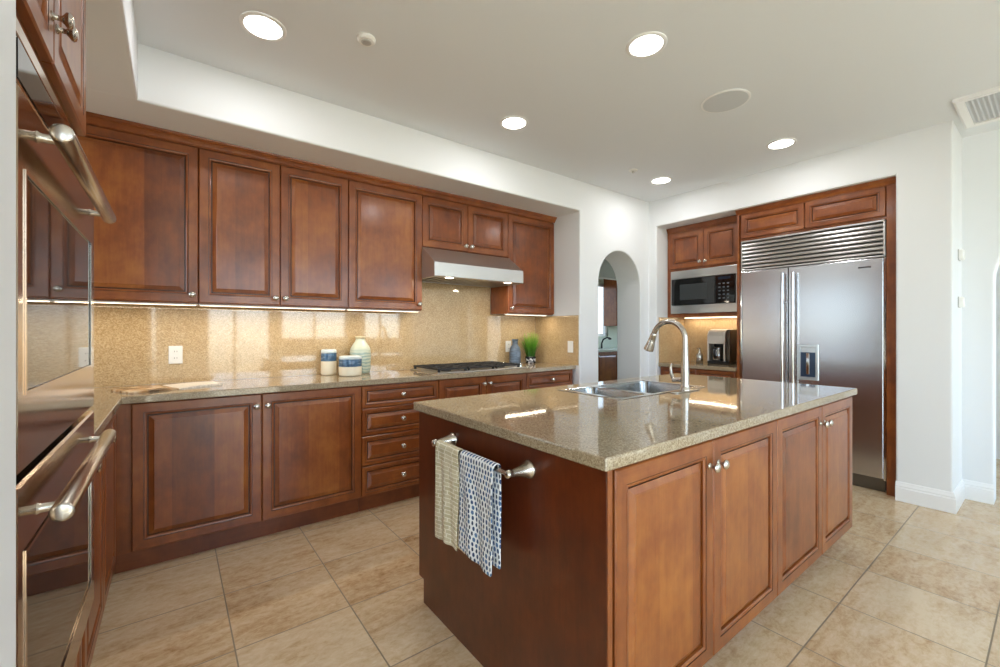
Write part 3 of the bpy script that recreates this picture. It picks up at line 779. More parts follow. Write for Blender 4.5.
# ---- dish towels draped over the bar
def towel_mat(kind):
    s = NT('towel_'+kind)
    uv = s.n('ShaderNodeUVMap').outputs[0]
    sp = s.n('ShaderNodeSeparateXYZ'); s.l(uv, sp.inputs[0])
    px, py = (0.0165, 0.0175) if kind == 'blue' else (0.052, 0.0145)
    wob = s.noise(uv, 22.0, 2, 0.5)
    gv = s.math('ADD', s.math('DIVIDE', sp.outputs['Y'], py), s.math('MULTIPLY', wob, 0.35))
    row = s.math('FLOOR', gv)
    wr = s.n('ShaderNodeTexWhiteNoise', noise_dimensions='1D'); s.l(row, wr.inputs['W'])
    gu = s.math('ADD', s.math('DIVIDE', sp.outputs['X'], px), s.math('MULTIPLY', wr.outputs['Value'], 0.9))
    fu, fv = s.math('SUBTRACT', s.math('FRACT', gu), 0.5), s.math('SUBTRACT', s.math('FRACT', gv), 0.5)
    cc = s.n('ShaderNodeCombineXYZ'); s.l(s.math('FLOOR', gu), cc.inputs[0]); s.l(row, cc.inputs[1])
    wn = s.n('ShaderNodeTexWhiteNoise', noise_dimensions='2D'); s.l(cc.outputs[0], wn.inputs['Vector'])
    edge = s.noise(uv, 320.0, 2, 0.6)
    if kind == 'blue':
        ru = s.math('ADD', 0.20, s.math('MULTIPLY', wn.outputs['Value'], 0.17))
        a = s.math('POWER', s.math('DIVIDE', fu, ru), 2.0); b = s.math('POWER', s.math('DIVIDE', fv, 0.42), 2.0)
        d = s.math('ADD', s.math('ADD', a, b), s.math('MULTIPLY', s.math('SUBTRACT', edge, 0.5), 0.9))
        m = s.math('LESS_THAN', d, 1.0)
        ink = s.ramp(wn.outputs['Value'], [(0.0, lin('#16233c')), (0.6, lin('#2f4a74')), (1.0, lin('#5d7ca5'))])
        c = s.mix(m, lin('#e8e9ea'), ink)
    else:
        a = s.math('GREATER_THAN', s.math('ABSOLUTE', fu), 0.46); b = s.math('GREATER_THAN', s.math('ABSOLUTE', fv), 0.40)
        m = s.math('MAXIMUM', a, b)
        m = s.math('MULTIPLY', m, s.math('GREATER_THAN', edge, 0.42))
        base = s.ramp(wn.outputs['Value'], [(0.0, lin('#c2b592')), (1.0, lin('#d6caab'))])
        c = s.mix(m, base, lin('#f0ead8'))
    s.set(Base_Color=c, Roughness=0.9)
    wv = s.noise(uv, 700.0, 1, 0.5); s.bump(wv, 0.25, 0.001)
    return s.m
def towel(name, label, y0, y1, front, back, mat, seed, skew=0.0, rad=0.0125):
    rnd = random.Random(seed)
    bm = BM(); uvl = bm.loops.layers.uv.new('UVMap')
    NU = 18; prof = []
    xb, zb = fx0-0.084, 0.802
    N = 26
    for i in range(N+1): prof.append(('f', front*(1-i/N)))
    for i in range(1, 10): prof.append(('c', i/10))
    for i in range(N+1): prof.append(('b', back*i/N))
    ph = rnd.random()*6
    rows = []; s_ = 0.0; last = None; ss = []
    for kind, q in prof:
        row = []
        for j in range(NU+1):
            u = j/NU; y = y0 + (y1-y0)*u
            if kind == 'f':
                w_ = min(1, q/0.12)
                x = xb - rad - w_*(0.004*math.sin(u*9+ph) + 0.003*math.sin(u*17+q*9+ph)) - 0.010*q
                z = zb - q
                y += w_*0.004*math.sin(q*14+ph) + skew*q
                z -= 0.010*math.sin(u*3.0+ph)*w_*q/front
            elif kind == 'c':
                a = PI - PI*q; x = xb + rad*math.cos(a); z = zb + rad*math.sin(a)
            else:
                w_ = min(1, q/0.12)
                x = xb + rad + w_*(0.003*math.sin(u*8+ph+2)); z = zb - q
                y += skew*q - 0.006*w_
            row.append(bm.verts.new((x, y, z)))
        if last is not None: s_ += (row[NU//2].co-last).length
        last = row[NU//2].co.copy(); ss.append(s_); rows.append(row)
    for k in range(len(rows)-1):
        for j in range(NU):
            f = bm.faces.new((rows[k][j], rows[k][j+1], rows[k+1][j+1], rows[k+1][j]))
            for lp, (uu, vv) in zip(f.loops, ((j, k), (j+1, k), (j+1, k+1), (j, k+1))): lp[uvl].uv = ((y1-y0)*uu/NU, ss[vv])
    o = obj(name, bm, mat, smooth=80)
    md = o.modifiers.new('thick', 'SOLIDIFY'); md.thickness = 0.0045; md.offset = 1
    md = o.modifiers.new('sub', 'SUBSURF'); md.levels = 1; md.render_levels = 1
    return tag(o, label, 'towel', 'dish towels on the island towel bar')
towel('dish_towel', 'white dish towel with blue dash pattern on the towel bar, nearer the camera', 1.105, 1.309, 0.338, 0.332, towel_mat('blue'), 3, 0.02)
towel('dish_towel', 'beige patterned dish towel on the towel bar beside the blue dashed one', 1.322, 1.486, 0.358, 0.370, towel_mat('beige'), 5, 0.0)

# ================================================================== REFRIGERATOR NICHE
# local frame: rotz = -90deg; local x = -(world y) ; local y = world x ; front (-y) faces -X
def niche_thing(name, label, cat, y_mid, x_front, z=0.0, group=None): return thing(name, label, cat, (x_front, y_mid, z), -PI/2, group)
FX = 4.340
t = niche_thing('refrigerator', 'large built-in stainless refrigerator with louvred grille and double doors', 'refrigerator', 1.345, FX)
hw = 0.525
bm = BM(); box(bm, -hw+0.004, hw-0.004, 0.05, 0.64, 0.012, 2.098); obj('cabinet_body', bm, plain('fridge_body', '#3a3a3a', 0.5), t)
bm = BM(); box(bm, -hw+0.01, hw-0.01, 0.045, 0.06, 0.0, 0.098); obj('kick_plate', bm, steel('kick_steel', '#77736d', 0.4), t)
gapx = 1.345-1.4735
bm = BM(); box(bm, -hw+0.012, gapx-0.003, 0.0, 0.055, 0.108, 1.812, 0.004); ld = obj('door', bm, FRIDGE, t)
bm = BM(); box(bm, gapx+0.003, hw-0.012, 0.0, 0.055, 0.108, 1.812, 0.004); rd = obj('door', bm, FRIDGE, t)
for dd, hx in ((ld, gapx-0.030), (rd, gapx+0.052)):
    bm = BM(); tube(bm, [(hx, -0.052, 0.20), (hx, -0.052, 1.76)], 0.0125, 16)
    for hz in (0.42, 1.50): lathe(bm, [(0.009, 0), (0.009, 0.052)], at(hx, 0.0, hz) @ RY, 12)
    obj('handle', bm, CHROME, dd, smooth=50)
# ice and water dispenser on the right door
dx0, dx1, dz0, dz1 = 1.345-1.402, 1.345-1.245, 0.826, 1.132
bm = BM()
lp = []
for (i, y) in ((0, -0.0002), (0, -0.008), (0.004, -0.010), (0.022, -0.010), (0.026, -0.002)):
    lp.append([bm.verts.new(c) for c in ((dx0+i, y, dz0+i), (dx1-i, y, dz0+i), (dx1-i, y, dz1-i), (dx0+i, y, dz1-i))])
for a, b in zip(lp, lp[1:]): ring(bm, a, b)
bm.faces.new(lp[-1]); bm.faces.new(list(reversed(lp[0])))
dp = obj('dispenser', bm, plain('dispenser_frame', '#cfd6da', 0.25, 0.6), rd)
bm = BM(); box(bm, dx0+0.026, dx1-0.026, -0.004, -0.0021, dz0+0.028, dz1-0.068); obj('dispenser_recess', bm, plain('dispenser_blue', '#42536b', 0.15, 0.4), rd)
bm = BM(); box(bm, (dx0+dx1)/2-0.012, (dx0+dx1)/2+0.012, -0.009, -0.004, dz0+0.05, dz1-0.075, 0.003); obj('dispenser_paddle', bm, CHROME, rd)
bm = BM(); box(bm, 1.345-0.985, 1.345-0.905, -0.0016, -0.0002, 1.744, 1.756, 0.0005); obj('badge', bm, plain('badge_grey', '#4a4a4c', 0.3, 0.7), rd)
# louvred grille
bm = BM(); box(bm, -hw, -hw+0.014, -0.004, 0.06, 1.822, 2.100, 0.002); box(bm, hw-0.014, hw, -0.004, 0.06, 1.822, 2.100, 0.002)
box(bm, -hw, hw, -0.004, 0.06, 2.090, 2.104, 0.002); box(bm, -hw, hw, -0.004, 0.06, 1.818, 1.832, 0.002)
gr = obj('grille_frame', bm, STEEL, t)
for i in range(7):
    z = 1.842 + i*0.0355
    bm = BM(); prism(bm, [(0.040, z+0.006), (0.004, z-0.001), (-0.002, z+0.002), (-0.003, z+0.008), (-0.001, z+0.015), (0.006, z+0.024), (0.016, z+0.032), (0.040, z+0.034)], 'x', -hw+0.014, hw-0.014)
    obj('louvre', bm, STEEL, gr, bevel=0.0015)
for a_, b_x in ((-hw-0.006, -hw+0.010), (hw-0.010, hw+0.006)):
    bm = BM(); box(bm, a_, b_x, -0.002, 0.05, 0.10, 1.815, 0.002); obj('side_trim', bm, CHROME, t)

# cabinet that frames the refrigerator
CXF = 4.322
t = niche_thing('refrigerator_cabinet', 'cherry surround of the refrigerator with two low doors on top', 'cabinet', 1.345, CXF)
bm = BM(); box(bm, 0.5345, 0.597, 0.0, 0.70, 0.0, 2.402, 0.002); obj('side_panel', bm, W_V, t)
bm = BM(); box(bm, -0.556, -0.5345, 0.0, 0.70, 0.0, 2.402, 0.002); obj('side_panel', bm, W_V, t)
bm = BM(); box(bm, -0.534, 0.534, 0.021, 0.66, 2.107, 2.402); obj('carcass', bm, W_V, t)
door(t, -0.518, -0.004, 2.128, 2.352, 0.0, None, 'door', 0.050, True); door(t, 0.004, 0.530, 2.128, 2.352, 0.0, None, 'door', 0.050, True)
bm = BM(); sweep_profile(bm, [(-0.556, 0.02), (0.597, 0.02)], [(u*0.8+0.021, 2.3525+z*0.94) for u, z in CROWN]); obj('crown_moulding', bm, W_H, t)

# microwave cabinet above the coffee counter
MX = 4.470
t = niche_thing('microwave_cabinet', 'cherry wall cabinet holding the microwave, left of the refrigerator', 'cabinet', 2.305, MX, 1.401)
z0 = 1.401
a0, a1 = 2.305-2.716, 2.305-1.9035
bm = BM()
box(bm, a0, a0+0.045, 0.0, 0.35, 0.0, 0.999); box(bm, a1-0.045, a1, 0.0, 0.35, 0.0, 0.999)
box(bm, a0+0.045, a1-0.045, 0.0, 0.35, 0.0, 0.035); box(bm, a0+0.045, a1-0.045, 0.0, 0.35, 0.512, 0.999)
box(bm, a0+0.045, a1-0.045, 0.33, 0.35, 0.03, 0.52)
obj('carcass', bm, W_V, t)
door(t, a0+0.030, 2.305-2.297-GAP, 1.935-z0, 2.330-z0, -0.02, (2.305-2.297-0.030, 1.985-z0)); door(t, 2.305-2.297+GAP, a1-0.030, 1.935-z0, 2.330-z0, -0.02, (2.305-2.297+0.030, 1.985-z0))
bm = BM(); sweep_profile(bm, [(a0, 0.0), (a1, 0.0)], [(u*0.7, 2.345-z0+z) for u, z in CROWN]); obj('crown_moulding', bm, W_H, t)
bm = BM(); box(bm, a0+0.05, a1-0.05, 0.27, 0.29, -0.009, -0.0004); ls = obj('light_strip', bm, STRIPGLOW, t)
area('strip_lamp', (MX+0.28, 2.305, 1.389), (0, 0, PI/2), 0.68, 0.018, 1.4, (1.0, 0.84, 0.62))

# microwave with its steel trim kit
t = niche_thing('microwave', 'black built-in microwave in a stainless trim frame', 'microwave', 2.305, MX, 1.437)
m0, m1 = 2.305-2.668, 2.305-1.952
bm = BM(); box(bm, m0, m1, -0.018, -0.0004, 0.002, 0.092, 0.003); box(bm, m0, m1, -0.018, -0.0004, 0.385, 0.472, 0.003)
box(bm, m0, m0+0.012, -0.018, -0.0004, 0.088, 0.389, 0.003); box(bm, m1-0.016, m1, -0.018, -0.0004, 0.088, 0.389, 0.003)
obj('trim_frame', bm, STEEL, t)
bm = BM(); box(bm, m0+0.013, m1-0.017, -0.010, 0.32, 0.094, 0.383); obj('body', bm, BLACK, t)
cx = m1-0.215
bm = BM(); box(bm, m0+0.014, cx-0.002, -0.030, -0.010, 0.096, 0.381, 0.004); dr_ = obj('door', bm, BLACKGLASS, t)
bm = BM(); box(bm, m0+0.115, cx-0.085, -0.0312, -0.0298, 0.150, 0.318); obj('door_window', bm, plain('microwave_mesh', '#34383a', 0.35), dr_)
bm = BM(); box(bm, cx+0.002, m1-0.018, -0.030, -0.010, 0.096, 0.381, 0.004); cp = obj('control_panel', bm, BLACKGLASS, t)
bm = BM(); box(bm, cx+0.03, m1-0.060, -0.0313, -0.0298, 0.338, 0.365); obj('display', bm, plain('microwave_display', '#1e2a3a', 0.1), cp)
for r in range(5):
    for c in range(3):
        bm = BM(); bx = cx+0.036+c*0.042; bz = 0.140+r*0.037
        box(bm, bx, bx+0.020, -0.0315, -0.0298, bz, bz+0.013, 0.0006, 1); obj('button', bm, plain('button_grey', '#5d6570', 0.4) if r+c == 0 else bpy.data.materials['button_grey'], cp)

# counter, base and splash of the coffee niche
t = niche_thing('base_cabinet', 'base cabinet in the niche under the coffee maker', 'cabinet', 2.305, 4.312)
b0, b1 = 2.305-2.7165, 2.305-1.905
carcass(t, b0, b1, 0.021, 0.50, 0.106, 0.8565); bm = BM(); box(bm, b0, b1, 0.08, 0.5, 0.0, 0.1065); obj('toe_kick', bm, W_TOE, t)
door(t, b0+0.010, -GAP, 0.70, 0.850, 0, ((b0+0.01)/2, 0.775), 'drawer', 0.036, True); door(t, GAP, b1-0.010, 0.70, 0.850, 0, ((b1-0.01)/2, 0.775), 'drawer', 0.036, True)
door(t, b0+0.010, -GAP, 0.116, 0.694, 0, (-0.03, 0.64)); door(t, GAP, b1-0.010, 0.116, 0.694, 0, (0.03, 0.64))
bm = BM(); box(bm, 4.292, 4.8195, 1.9025, 2.7215, 0.858, 0.895, 0.004)
tag(obj('niche_countertop', bm, GRAN), 'small speckled stone counter under the microwave holding the coffee maker', 'countertop')
bm = BM(); box(bm, 4.820, 4.838, 1.9025, 2.7215, 0.8955, 1.4005); tag(obj('niche_backsplash', bm, SPL), 'golden granite splash slab behind the coffee maker', 'backsplash')
bm = BM(); box(bm, 4.30, 4.8195, 2.7105, 2.7218, 0.8955, 1.4005)
tag(obj('niche_side_splash', bm, SPL), 'golden granite slab on the niche side behind the soap pump, left of the microwave cabinet', 'backsplash')

# ================================================================== SMALL THINGS
def outlet(label, loc, rotz, kind='outlet', name='wall_outlet'):
    t = thing(name, label, kind, loc, rotz, 'outlets and switches')
    bm = BM(); box(bm, -0.036, 0.036, -0.0065, -0.0004, -0.057, 0.057, 0.003); obj('cover_plate', bm, WHITE, t)
    if kind == 'outlet':
        for zz in (-0.021, 0.021):
            bm = BM(); lathe(bm, [(0.0165, 0), (0.0165, 0.0015), (0.015, 0.002)], at(0, -0.0064, zz) @ RY, 20); s = obj('socket', bm, WHITE, t)
            bm = BM()
            for sx_ in (-0.0065, 0.0065): box(bm, sx_-0.0012, sx_+0.0012, -0.0090, -0.0083, zz-0.004, zz+0.005)
            obj('slots', bm, DARK, s)
    else:
        bm = BM(); box(bm, -0.017, 0.017, -0.0095, -0.0064, -0.034, 0.034, 0.002); obj('rocker', bm, WHITE, t)
outlet('white double outlet on the splash above the open magazine', (0.017, YW, 1.095), 0)
outlet('white outlet on the splash half hidden by the blue-grey bottle', (2.735, YW, 1.09), 0)
outlet('white rocker switch on the side splash right of the potted grass', (XN-0.012, 2.925, 1.093), -PI/2, 'switch', 'light_switch')
outlet('white switch plate on the niche splash right of the coffee maker', (4.82, 2.005, 1.11), -PI/2, 'switch', 'light_switch')

# open magazine on the corner counter
def mag():
    t = thing('open_magazine', 'open magazine lying on the corner counter below the outlet', 'magazine', (0.0, 3.20, 0.9155))
    C = {'a': (-0.270, 3.185), 'b': (-0.175, 2.960), 'c': (0.03, 3.055), 'd': (0.245, 3.13), 'e': (0.205, 3.335), 'f': (-0.05, 3.30)}
    def page(p0, p1, p2, p3, mat, name, lift):
        # p0-p1 outer edge..spine front ; p3-p2 back
        bm = BM(); N = 10; rows = []
        for i in range(N+1):
            u = i/N
            a = Vector(p0).lerp(Vector(p1), u); b = Vector(p3).lerp(Vector(p2), u)
            z = 0.004 + lift*math.sin(PI*min(1, u*0.92+0.08))*0.6 + 0.004*(1-u)
            rows.append([bm.verts.new((q.x, q.y-3.20, zz)) for q, zz in ((a, z), (b, z), (b, 0.0), (a, 0.0))])
        for r0, r1 in zip(rows, rows[1:]):
            for k in range(4): bm.faces.new((r0[k], r1[k], r1[(k+1) % 4], r0[(k+1) % 4])).material_index = 0
        bm.faces.new(rows[0]); bm.faces.new(list(reversed(rows[-1])))
        obj(name, bm, mat, t, smooth=35)
    s = NT('photo_page'); n = s.noise(s.map(s.coord(), (9, 14, 1)), 0.8, 2, 0.5)
    s.set(Base_Color=s.ramp(n, [(0.36, lin('#5b4632')), (0.47, lin('#b08a60')), (0.55, lin('#d9c3a5')), (0.62, lin('#9c6a45'))]), Roughness=0.25)
    page(C['b'], C['c'], C['f'], C['a'], s.m, 'left_page', 0.006)
    s = NT('text_page'); v = s.coord(); sp = s.n('ShaderNodeSeparateXYZ'); s.l(s.map(v, rot=(0, 0, -0.35)), sp.inputs[0])
    ln = s.math('LESS_THAN', s.math('FRACT', s.math('MULTIPLY', sp.outputs['Y'], 120.0)), 0.4)
    m = s.math('MULTIPLY', ln, s.math('GREATER_THAN', s.noise(v, 60.0, 1), 0.5))
    s.set(Base_Color=s.mix(s.math('MULTIPLY', m, 0.25), lin('#ebe4d8'), lin('#8a837b')), Roughness=0.3)
    page(C['d'], C['c'], C['f'], C['e'], s.m, 'right_page', 0.006)
mag()

# jars and vase
CREAM = plain('cream_glaze', '#e6dcc4', 0.35); BLUEG = NT('blue_glaze')
n = BLUEG.noise(BLUEG.map(BLUEG.coord(), (18, 18, 60)), 1.0, 4, 0.6)
BLUEG.set(Base_Color=BLUEG.ramp(n, [(0.3, lin('#2a4259')), (0.55, lin('#456482')), (0.75, lin('#7d97a8'))]), Roughness=0.2); BLUEG = BLUEG.m
PALE = plain('pale_blue_glaze', '#c9d3d4', 0.3)
LIDM = plain('pale_wood_lid', '#cfc4aa', 0.45)
def jar(label, x, y, r, h, h1, h2):
    t = thing('ceramic_jar', label, 'jar', (x, y, 0.9155), 0, 'blue and cream jars on the back counter')
    bm = BM(); lathe(bm, [(r*0.86, 0), (r*0.95, 0.004), (r, 0.015), (r, h1)], Matrix(), 36); obj('jar_body', bm, CREAM, t, smooth=50)
    bm = BM(); lathe(bm, [(r*0.999, h1), (r*1.006, h1+0.002), (r*1.006, h2-0.004), (r*0.985, h2)], Matrix(), 36); obj('glaze_band', bm, BLUEG, t, smooth=50)
    bm = BM(); lathe(bm, [(r*0.96, h2), (r*0.99, h2+0.003), (r*0.99, h-0.012), (r*0.93, h-0.003), (r*0.80, h), (r*0.05, h+0.001)], Matrix(), 36); obj('lid', bm, PALE, t, smooth=40)
jar('tall narrow cream jar with blue band, left of the wider jar', 0.942, 3.372, 0.056, 0.194, 0.105, 0.165)
jar('squat wide cream jar with blue band in front of the vase', 1.052, 3.212, 0.081, 0.148, 0.070, 0.124)
s = NT('striped_celadon'); v = s.coord(); sp = s.n('ShaderNodeSeparateXYZ'); s.l(v, sp.inputs[0])
wv = s.math('SINE', s.math('ADD', s.math('MULTIPLY', sp.outputs['Z'], 260.0), s.math('MULTIPLY', s.noise(v, 14.0, 2), 9.0)))
hz = s.n('ShaderNodeMapRange'); hz.inputs['From Min'].default_value = 0.20; hz.inputs['From Max'].default_value = 0.15; s.l(sp.outputs['Z'], hz.inputs['Value'])
stripe = s.math('MULTIPLY', s.math('GREATER_THAN', wv, 0.1), s.math('MULTIPLY', hz.outputs[0], 0.75))
s.set(Base_Color=s.mix(stripe, lin('#bcc2b0'), lin('#76938c')), Roughness=0.3); CELADON = s.m
t = thing('ceramic_vase', 'tall pale green striped bottle vase behind the wide jar', 'vase', (1.178, 3.356, 0.9155))
bm = BM(); lathe(bm, [(0.062, 0), (0.072, 0.004), (0.077, 0.03), (0.079, 0.10), (0.079, 0.165), (0.074, 0.195), (0.058, 0.225), (0.042, 0.248), (0.036, 0.262), (0.035, 0.272)], Matrix(), 40); obj('vase_body', bm, CELADON, t, smooth=60)
bm = BM(); lathe(bm, [(0.035, 0.271), (0.040, 0.278), (0.041, 0.286), (0.037, 0.291), (0.031, 0.290), (0.028, 0.277)], Matrix(), 32); obj('vase_lip', bm, plain('vase_lip', '#cdbf9c', 0.4), t, smooth=60)

# blue-grey bottle and potted grass by the cooktop
s = NT('slate_glaze'); v = s.coord(); n = s.noise(s.map(v, (10, 10, 45)), 1.2, 4, 0.6)
s.set(Base_Color=s.ramp(n, [(0.3, lin('#3d4854')), (0.6, lin('#66778a')), (0.8, lin('#8fa0b0'))]), Roughness=0.35)
t = thing('ceramic_bottle', 'blue-grey ribbed ceramic bottle beside the cooktop', 'bottle', (2.745, 3.345, 0.9155))
prof = [(0.046, 0), (0.054, 0.006)]
for i in range(19):
    z = 0.012+i*0.0088; rr_ = 0.058 if z < 0.11 else 0.058-(z-0.11)**1.5*0.75
    prof.append((rr_ + (0.0018 if (i % 4 == 0 and i > 8) else 0), z))
prof += [(0.034, 0.184), (0.029, 0.196), (0.028, 0.232), (0.033, 0.238), (0.033, 0.248), (0.026, 0.250), (0.022, 0.236)]
bm = BM(); lathe(bm, prof, Matrix(), 32); obj('bottle_body', bm, s.m, t, smooth=60)
bm = BM(); box(bm, -0.018, 0.014, -0.0610, -0.0565, 0.075, 0.115, 0.002); obj('label_plate', bm, plain('pale_label', '#7f90a4', 0.5), t)

t = thing('potted_grass', 'small potted tuft of green grass right of the blue-grey bottle', 'plant', (2.945, 3.335, 0.9155))
s = NT('speckled_pot'); vo = s.n('ShaderNodeTexVoronoi'); vo.inputs['Scale'].default_value = 38.0; s.l(s.coord(), vo.inputs['Vector'])
sc_ = s.n('ShaderNodeSeparateColor'); s.l(vo.outputs['Color'], sc_.inputs[0])
s.set(Base_Color=s.ramp(sc_.outputs[0], [(0.0, lin('#2a2a2d')), (0.45, lin('#8a8c92')), (0.62, lin('#dfe0e2'))], 'CONSTANT'), Roughness=0.2)
bm = BM(); lathe(bm, [(0.046, 0), (0.050, 0.004), (0.056, 0.062), (0.057, 0.070), (0.053, 0.070), (0.051, 0.060)], Matrix(), 30); obj('pot', bm, s.m, t, smooth=50)
bm = BM(); lathe(bm, [(0.0515, 0.052), (0.0515, 0.060), (0.03, 0.063)], Matrix(), 24); obj('soil', bm, plain('moss_soil', '#3a3a20', 0.9), t)
bm = BM(); rnd = random.Random(2)
for i in range(280):
    a = rnd.uniform(0, 2*PI); r0 = 0.040*math.sqrt(rnd.random()); lean = rnd.uniform(0.15, 1.0)*r0/0.04
    Lg = rnd.uniform(0.18, 0.30)*(1-0.22*lean); out = 0.018+0.080*lean; da = a + rnd.uniform(-0.7, 0.7)
    wdt = rnd.uniform(0.0026, 0.0042); tw = rnd.uniform(0, PI); prev = None
    for k in range(5):
        u = k/4; p = Vector((r0*math.cos(a)+out*math.cos(da)*u**1.8, r0*math.sin(a)+out*math.sin(da)*u**1.8, 0.058+Lg*(u-0.12*lean*u*u)))
        p.y = min(p.y, 0.100)
        wv_ = wdt*(1-u**2)+0.0004; d = Vector((math.cos(tw), math.sin(tw), 0))*wv_
        cur = (bm.verts.new(p-d), bm.verts.new(p+d))
        if prev: bm.faces.new((prev[0], prev[1], cur[1], cur[0]))
        prev = cur
s = NT('grass_green'); sp = s.n('ShaderNodeSeparateXYZ'); s.l(s.coord(), sp.inputs[0])
gm = s.n('ShaderNodeMapRange'); gm.inputs['From Min'].default_value = 0.06; gm.inputs['From Max'].default_value = 0.31; s.l(sp.outputs['Z'], gm.inputs['Value'])
f = s.math('ADD', gm.outputs[0], s.math('MULTIPLY', s.math('SUBTRACT', s.noise(s.map(s.coord(), (80, 80, 6)), 1.0, 2), 0.5), 0.5))
s.set(Base_Color=s.ramp(f, [(0.05, lin('#2c5a12')), (0.5, lin('#5c9a25')), (1.0, lin('#a9c45a'))]), Roughness=0.5)
obj('grass_blades', bm, s.m, t)

# coffee maker and soap pump in the niche
t = niche_thing('coffee_maker', 'brushed steel and black coffee maker under the microwave', 'coffee maker', 2.225, 4.600, 0.8955)
bm = BM(); box(bm, -0.105, 0.125, 0.0, 0.20, 0.0, 0.035, 0.008); obj('base', bm, BLACK, t)
bm = BM(); box(bm, -0.10, 0.12, 0.12, 0.20, 0.03, 0.30, 0.006); obj('tank', bm, BLACK, t)
bm = BM()
prism(bm, [(0.0, 0.215), (0.0, 0.300), (0.012, 0.338), (0.04, 0.362), (0.09, 0.372), (0.20, 0.372), (0.20, 0.29), (0.125, 0.285), (0.12, 0.215)], 'x', -0.105, 0.085)
obj('steel_hood', bm, plain('satin_silver', '#d6d0c6', 0.36, 0.35), t, bevel=0.006)
for xx in (-0.105, 0.066):
    bm = BM(); box(bm, xx, xx+0.016, 0.002, 0.12, 0.03, 0.22, 0.002); obj('front_strut', bm, bpy.data.materials['satin_silver'], t)
bm = BM(); box(bm, 0.086, 0.125, 0.02, 0.20, 0.03, 0.368, 0.012)
obj('side_housing', bm, plain('bronze_housing', '#5a5044', 0.3, 0.7), t)
bm = BM(); lathe(bm, [(0.055, 0.036), (0.062, 0.045), (0.064, 0.10), (0.050, 0.150), (0.046, 0.17), (0.048, 0.178), (0.02, 0.182)], at(-0.017, 0.062, 0), 28); ca = obj('carafe', bm, steel('carafe_steel', '#8f8f90', 0.12), t, smooth=50)
bm = BM(); tube(bm, [(-0.017, -0.004, 0.165), (-0.017, -0.030, 0.160), (-0.017, -0.036, 0.11), (-0.017, -0.012, 0.062)], 0.009, 10); obj('carafe_handle', bm, BLACK, ca, smooth=60)
t = thing('soap_dispenser', 'small silver pump bottle left of the coffee maker', 'soap dispenser', (4.62, 2.425, 0.8955))
bm = BM(); lathe(bm, [(0.032, 0), (0.036, 0.004), (0.036, 0.085), (0.030, 0.100), (0.016, 0.110), (0.015, 0.118)], Matrix(), 24); obj('bottle', bm, steel('mottled_silver', '#b5b3ae', 0.2), t, smooth=50)
bm = BM(); lathe(bm, [(0.017, 0.117), (0.017, 0.130), (0.006, 0.132), (0.005, 0.158)], Matrix(), 16); tube(bm, [(0.012, 0, 0.160), (-0.012, 0, 0.163), (-0.045, 0.0, 0.160), (-0.052, 0, 0.152)], [0.008, 0.008, 0.005, 0.004], 10); obj('pump', bm, NICKEL, t, smooth=50)

# ================================================================== CEILING FIXTURES
def can(label, x, y, power=P_CAN):
    t = thing('recessed_light', label, 'ceiling light', (x, y, ZC), 0, 'recessed ceiling lights')
    bm = BM(); n = 40; lp = []
    for r, z in ((0.100, -0.0003), (0.100, -0.003), (0.093, -0.007), (0.083, -0.006), (0.079, -0.0035)):
        lp.append([bm.verts.new((r*math.cos(2*PI*i/n), r*math.sin(2*PI*i/n), z)) for i in range(n)])
    for a, b in zip(lp, lp[1:]):
        for i in range(n): bm.faces.new((a[i], a[(i+1) % n], b[(i+1) % n], b[i]))
    obj('trim_ring', bm, TRIM, t, smooth=40)
    bm = BM(); lathe(bm, [(0.080, -0.0035), (0.079, -0.0045), (0.05, -0.005)], Matrix(), 36); obj('lens', bm, LENS, t)
    area('can_lamp', (x, y, ZC-0.008), (0, 0, 0), 0.15, 0.15, power, (0.98, 0.98, 1.0), 'DISK')
can('recessed ceiling light nearest the ovens at upper left', 0.344, 2.305)
can('recessed ceiling light above the island front, left of the round speaker', 1.905, 1.276)
can('recessed ceiling light in front of the range hood, middle of the back row', 1.887, 2.309)
can('recessed ceiling light in front of the refrigerator, right of the speaker', 3.735, 1.315)
can('recessed ceiling light nearest the arch and wall corner', 3.728, 2.334)
t = thing('ceiling_speaker', 'round flush grey speaker grille in the ceiling', 'speaker', (2.765, 1.285, ZC))
bm = BM(); lathe(bm, [(0.140, -0.0003), (0.140, -0.003), (0.134, -0.006), (0.126, -0.005)], Matrix(), 40); obj('rim', bm, TRIM, t)
bm = BM(); lathe(bm, [(0.127, -0.0045), (0.127, -0.0062), (0.10, -0.0075)], Matrix(), 40); obj('grille', bm, plain('speaker_mesh', '#cfd2d5', 0.7), t)
t = thing('smoke_detector', 'small round white detector on the ceiling near the upper left light', 'detector', (0.762, 2.086, ZC))
bm = BM(); lathe(bm, [(0.044, -0.0003), (0.044, -0.010), (0.036, -0.018), (0.012, -0.020)], Matrix(), 32); obj('housing', bm, WHITE, t, smooth=35)
bm = BM(); lathe(bm, [(0.024, -0.0185), (0.024, -0.0215), (0.018, -0.024)], Matrix(), 24); obj('sensor_cap', bm, GREYP, t)
t = thing('ceiling_sensor', 'tiny round sensor on the ceiling near the arch', 'detector', (3.291, 2.338, ZC))
bm = BM(); lathe(bm, [(0.040, -0.0003), (0.038, -0.006), (0.02, -0.010)], Matrix(), 24); obj('plate', bm, WHITE, t, smooth=35)
bm = BM(); lathe(bm, [(0.012, -0.009), (0.010, -0.024), (0.005, -0.026)], Matrix(), 16); obj('tip', bm, GREYP, t)
t = thing('ceiling_vent', 'white framed air return vent on the ceiling at the right edge', 'vent', (4.16, 0.12, ZC))
bm = BM(); lp = []
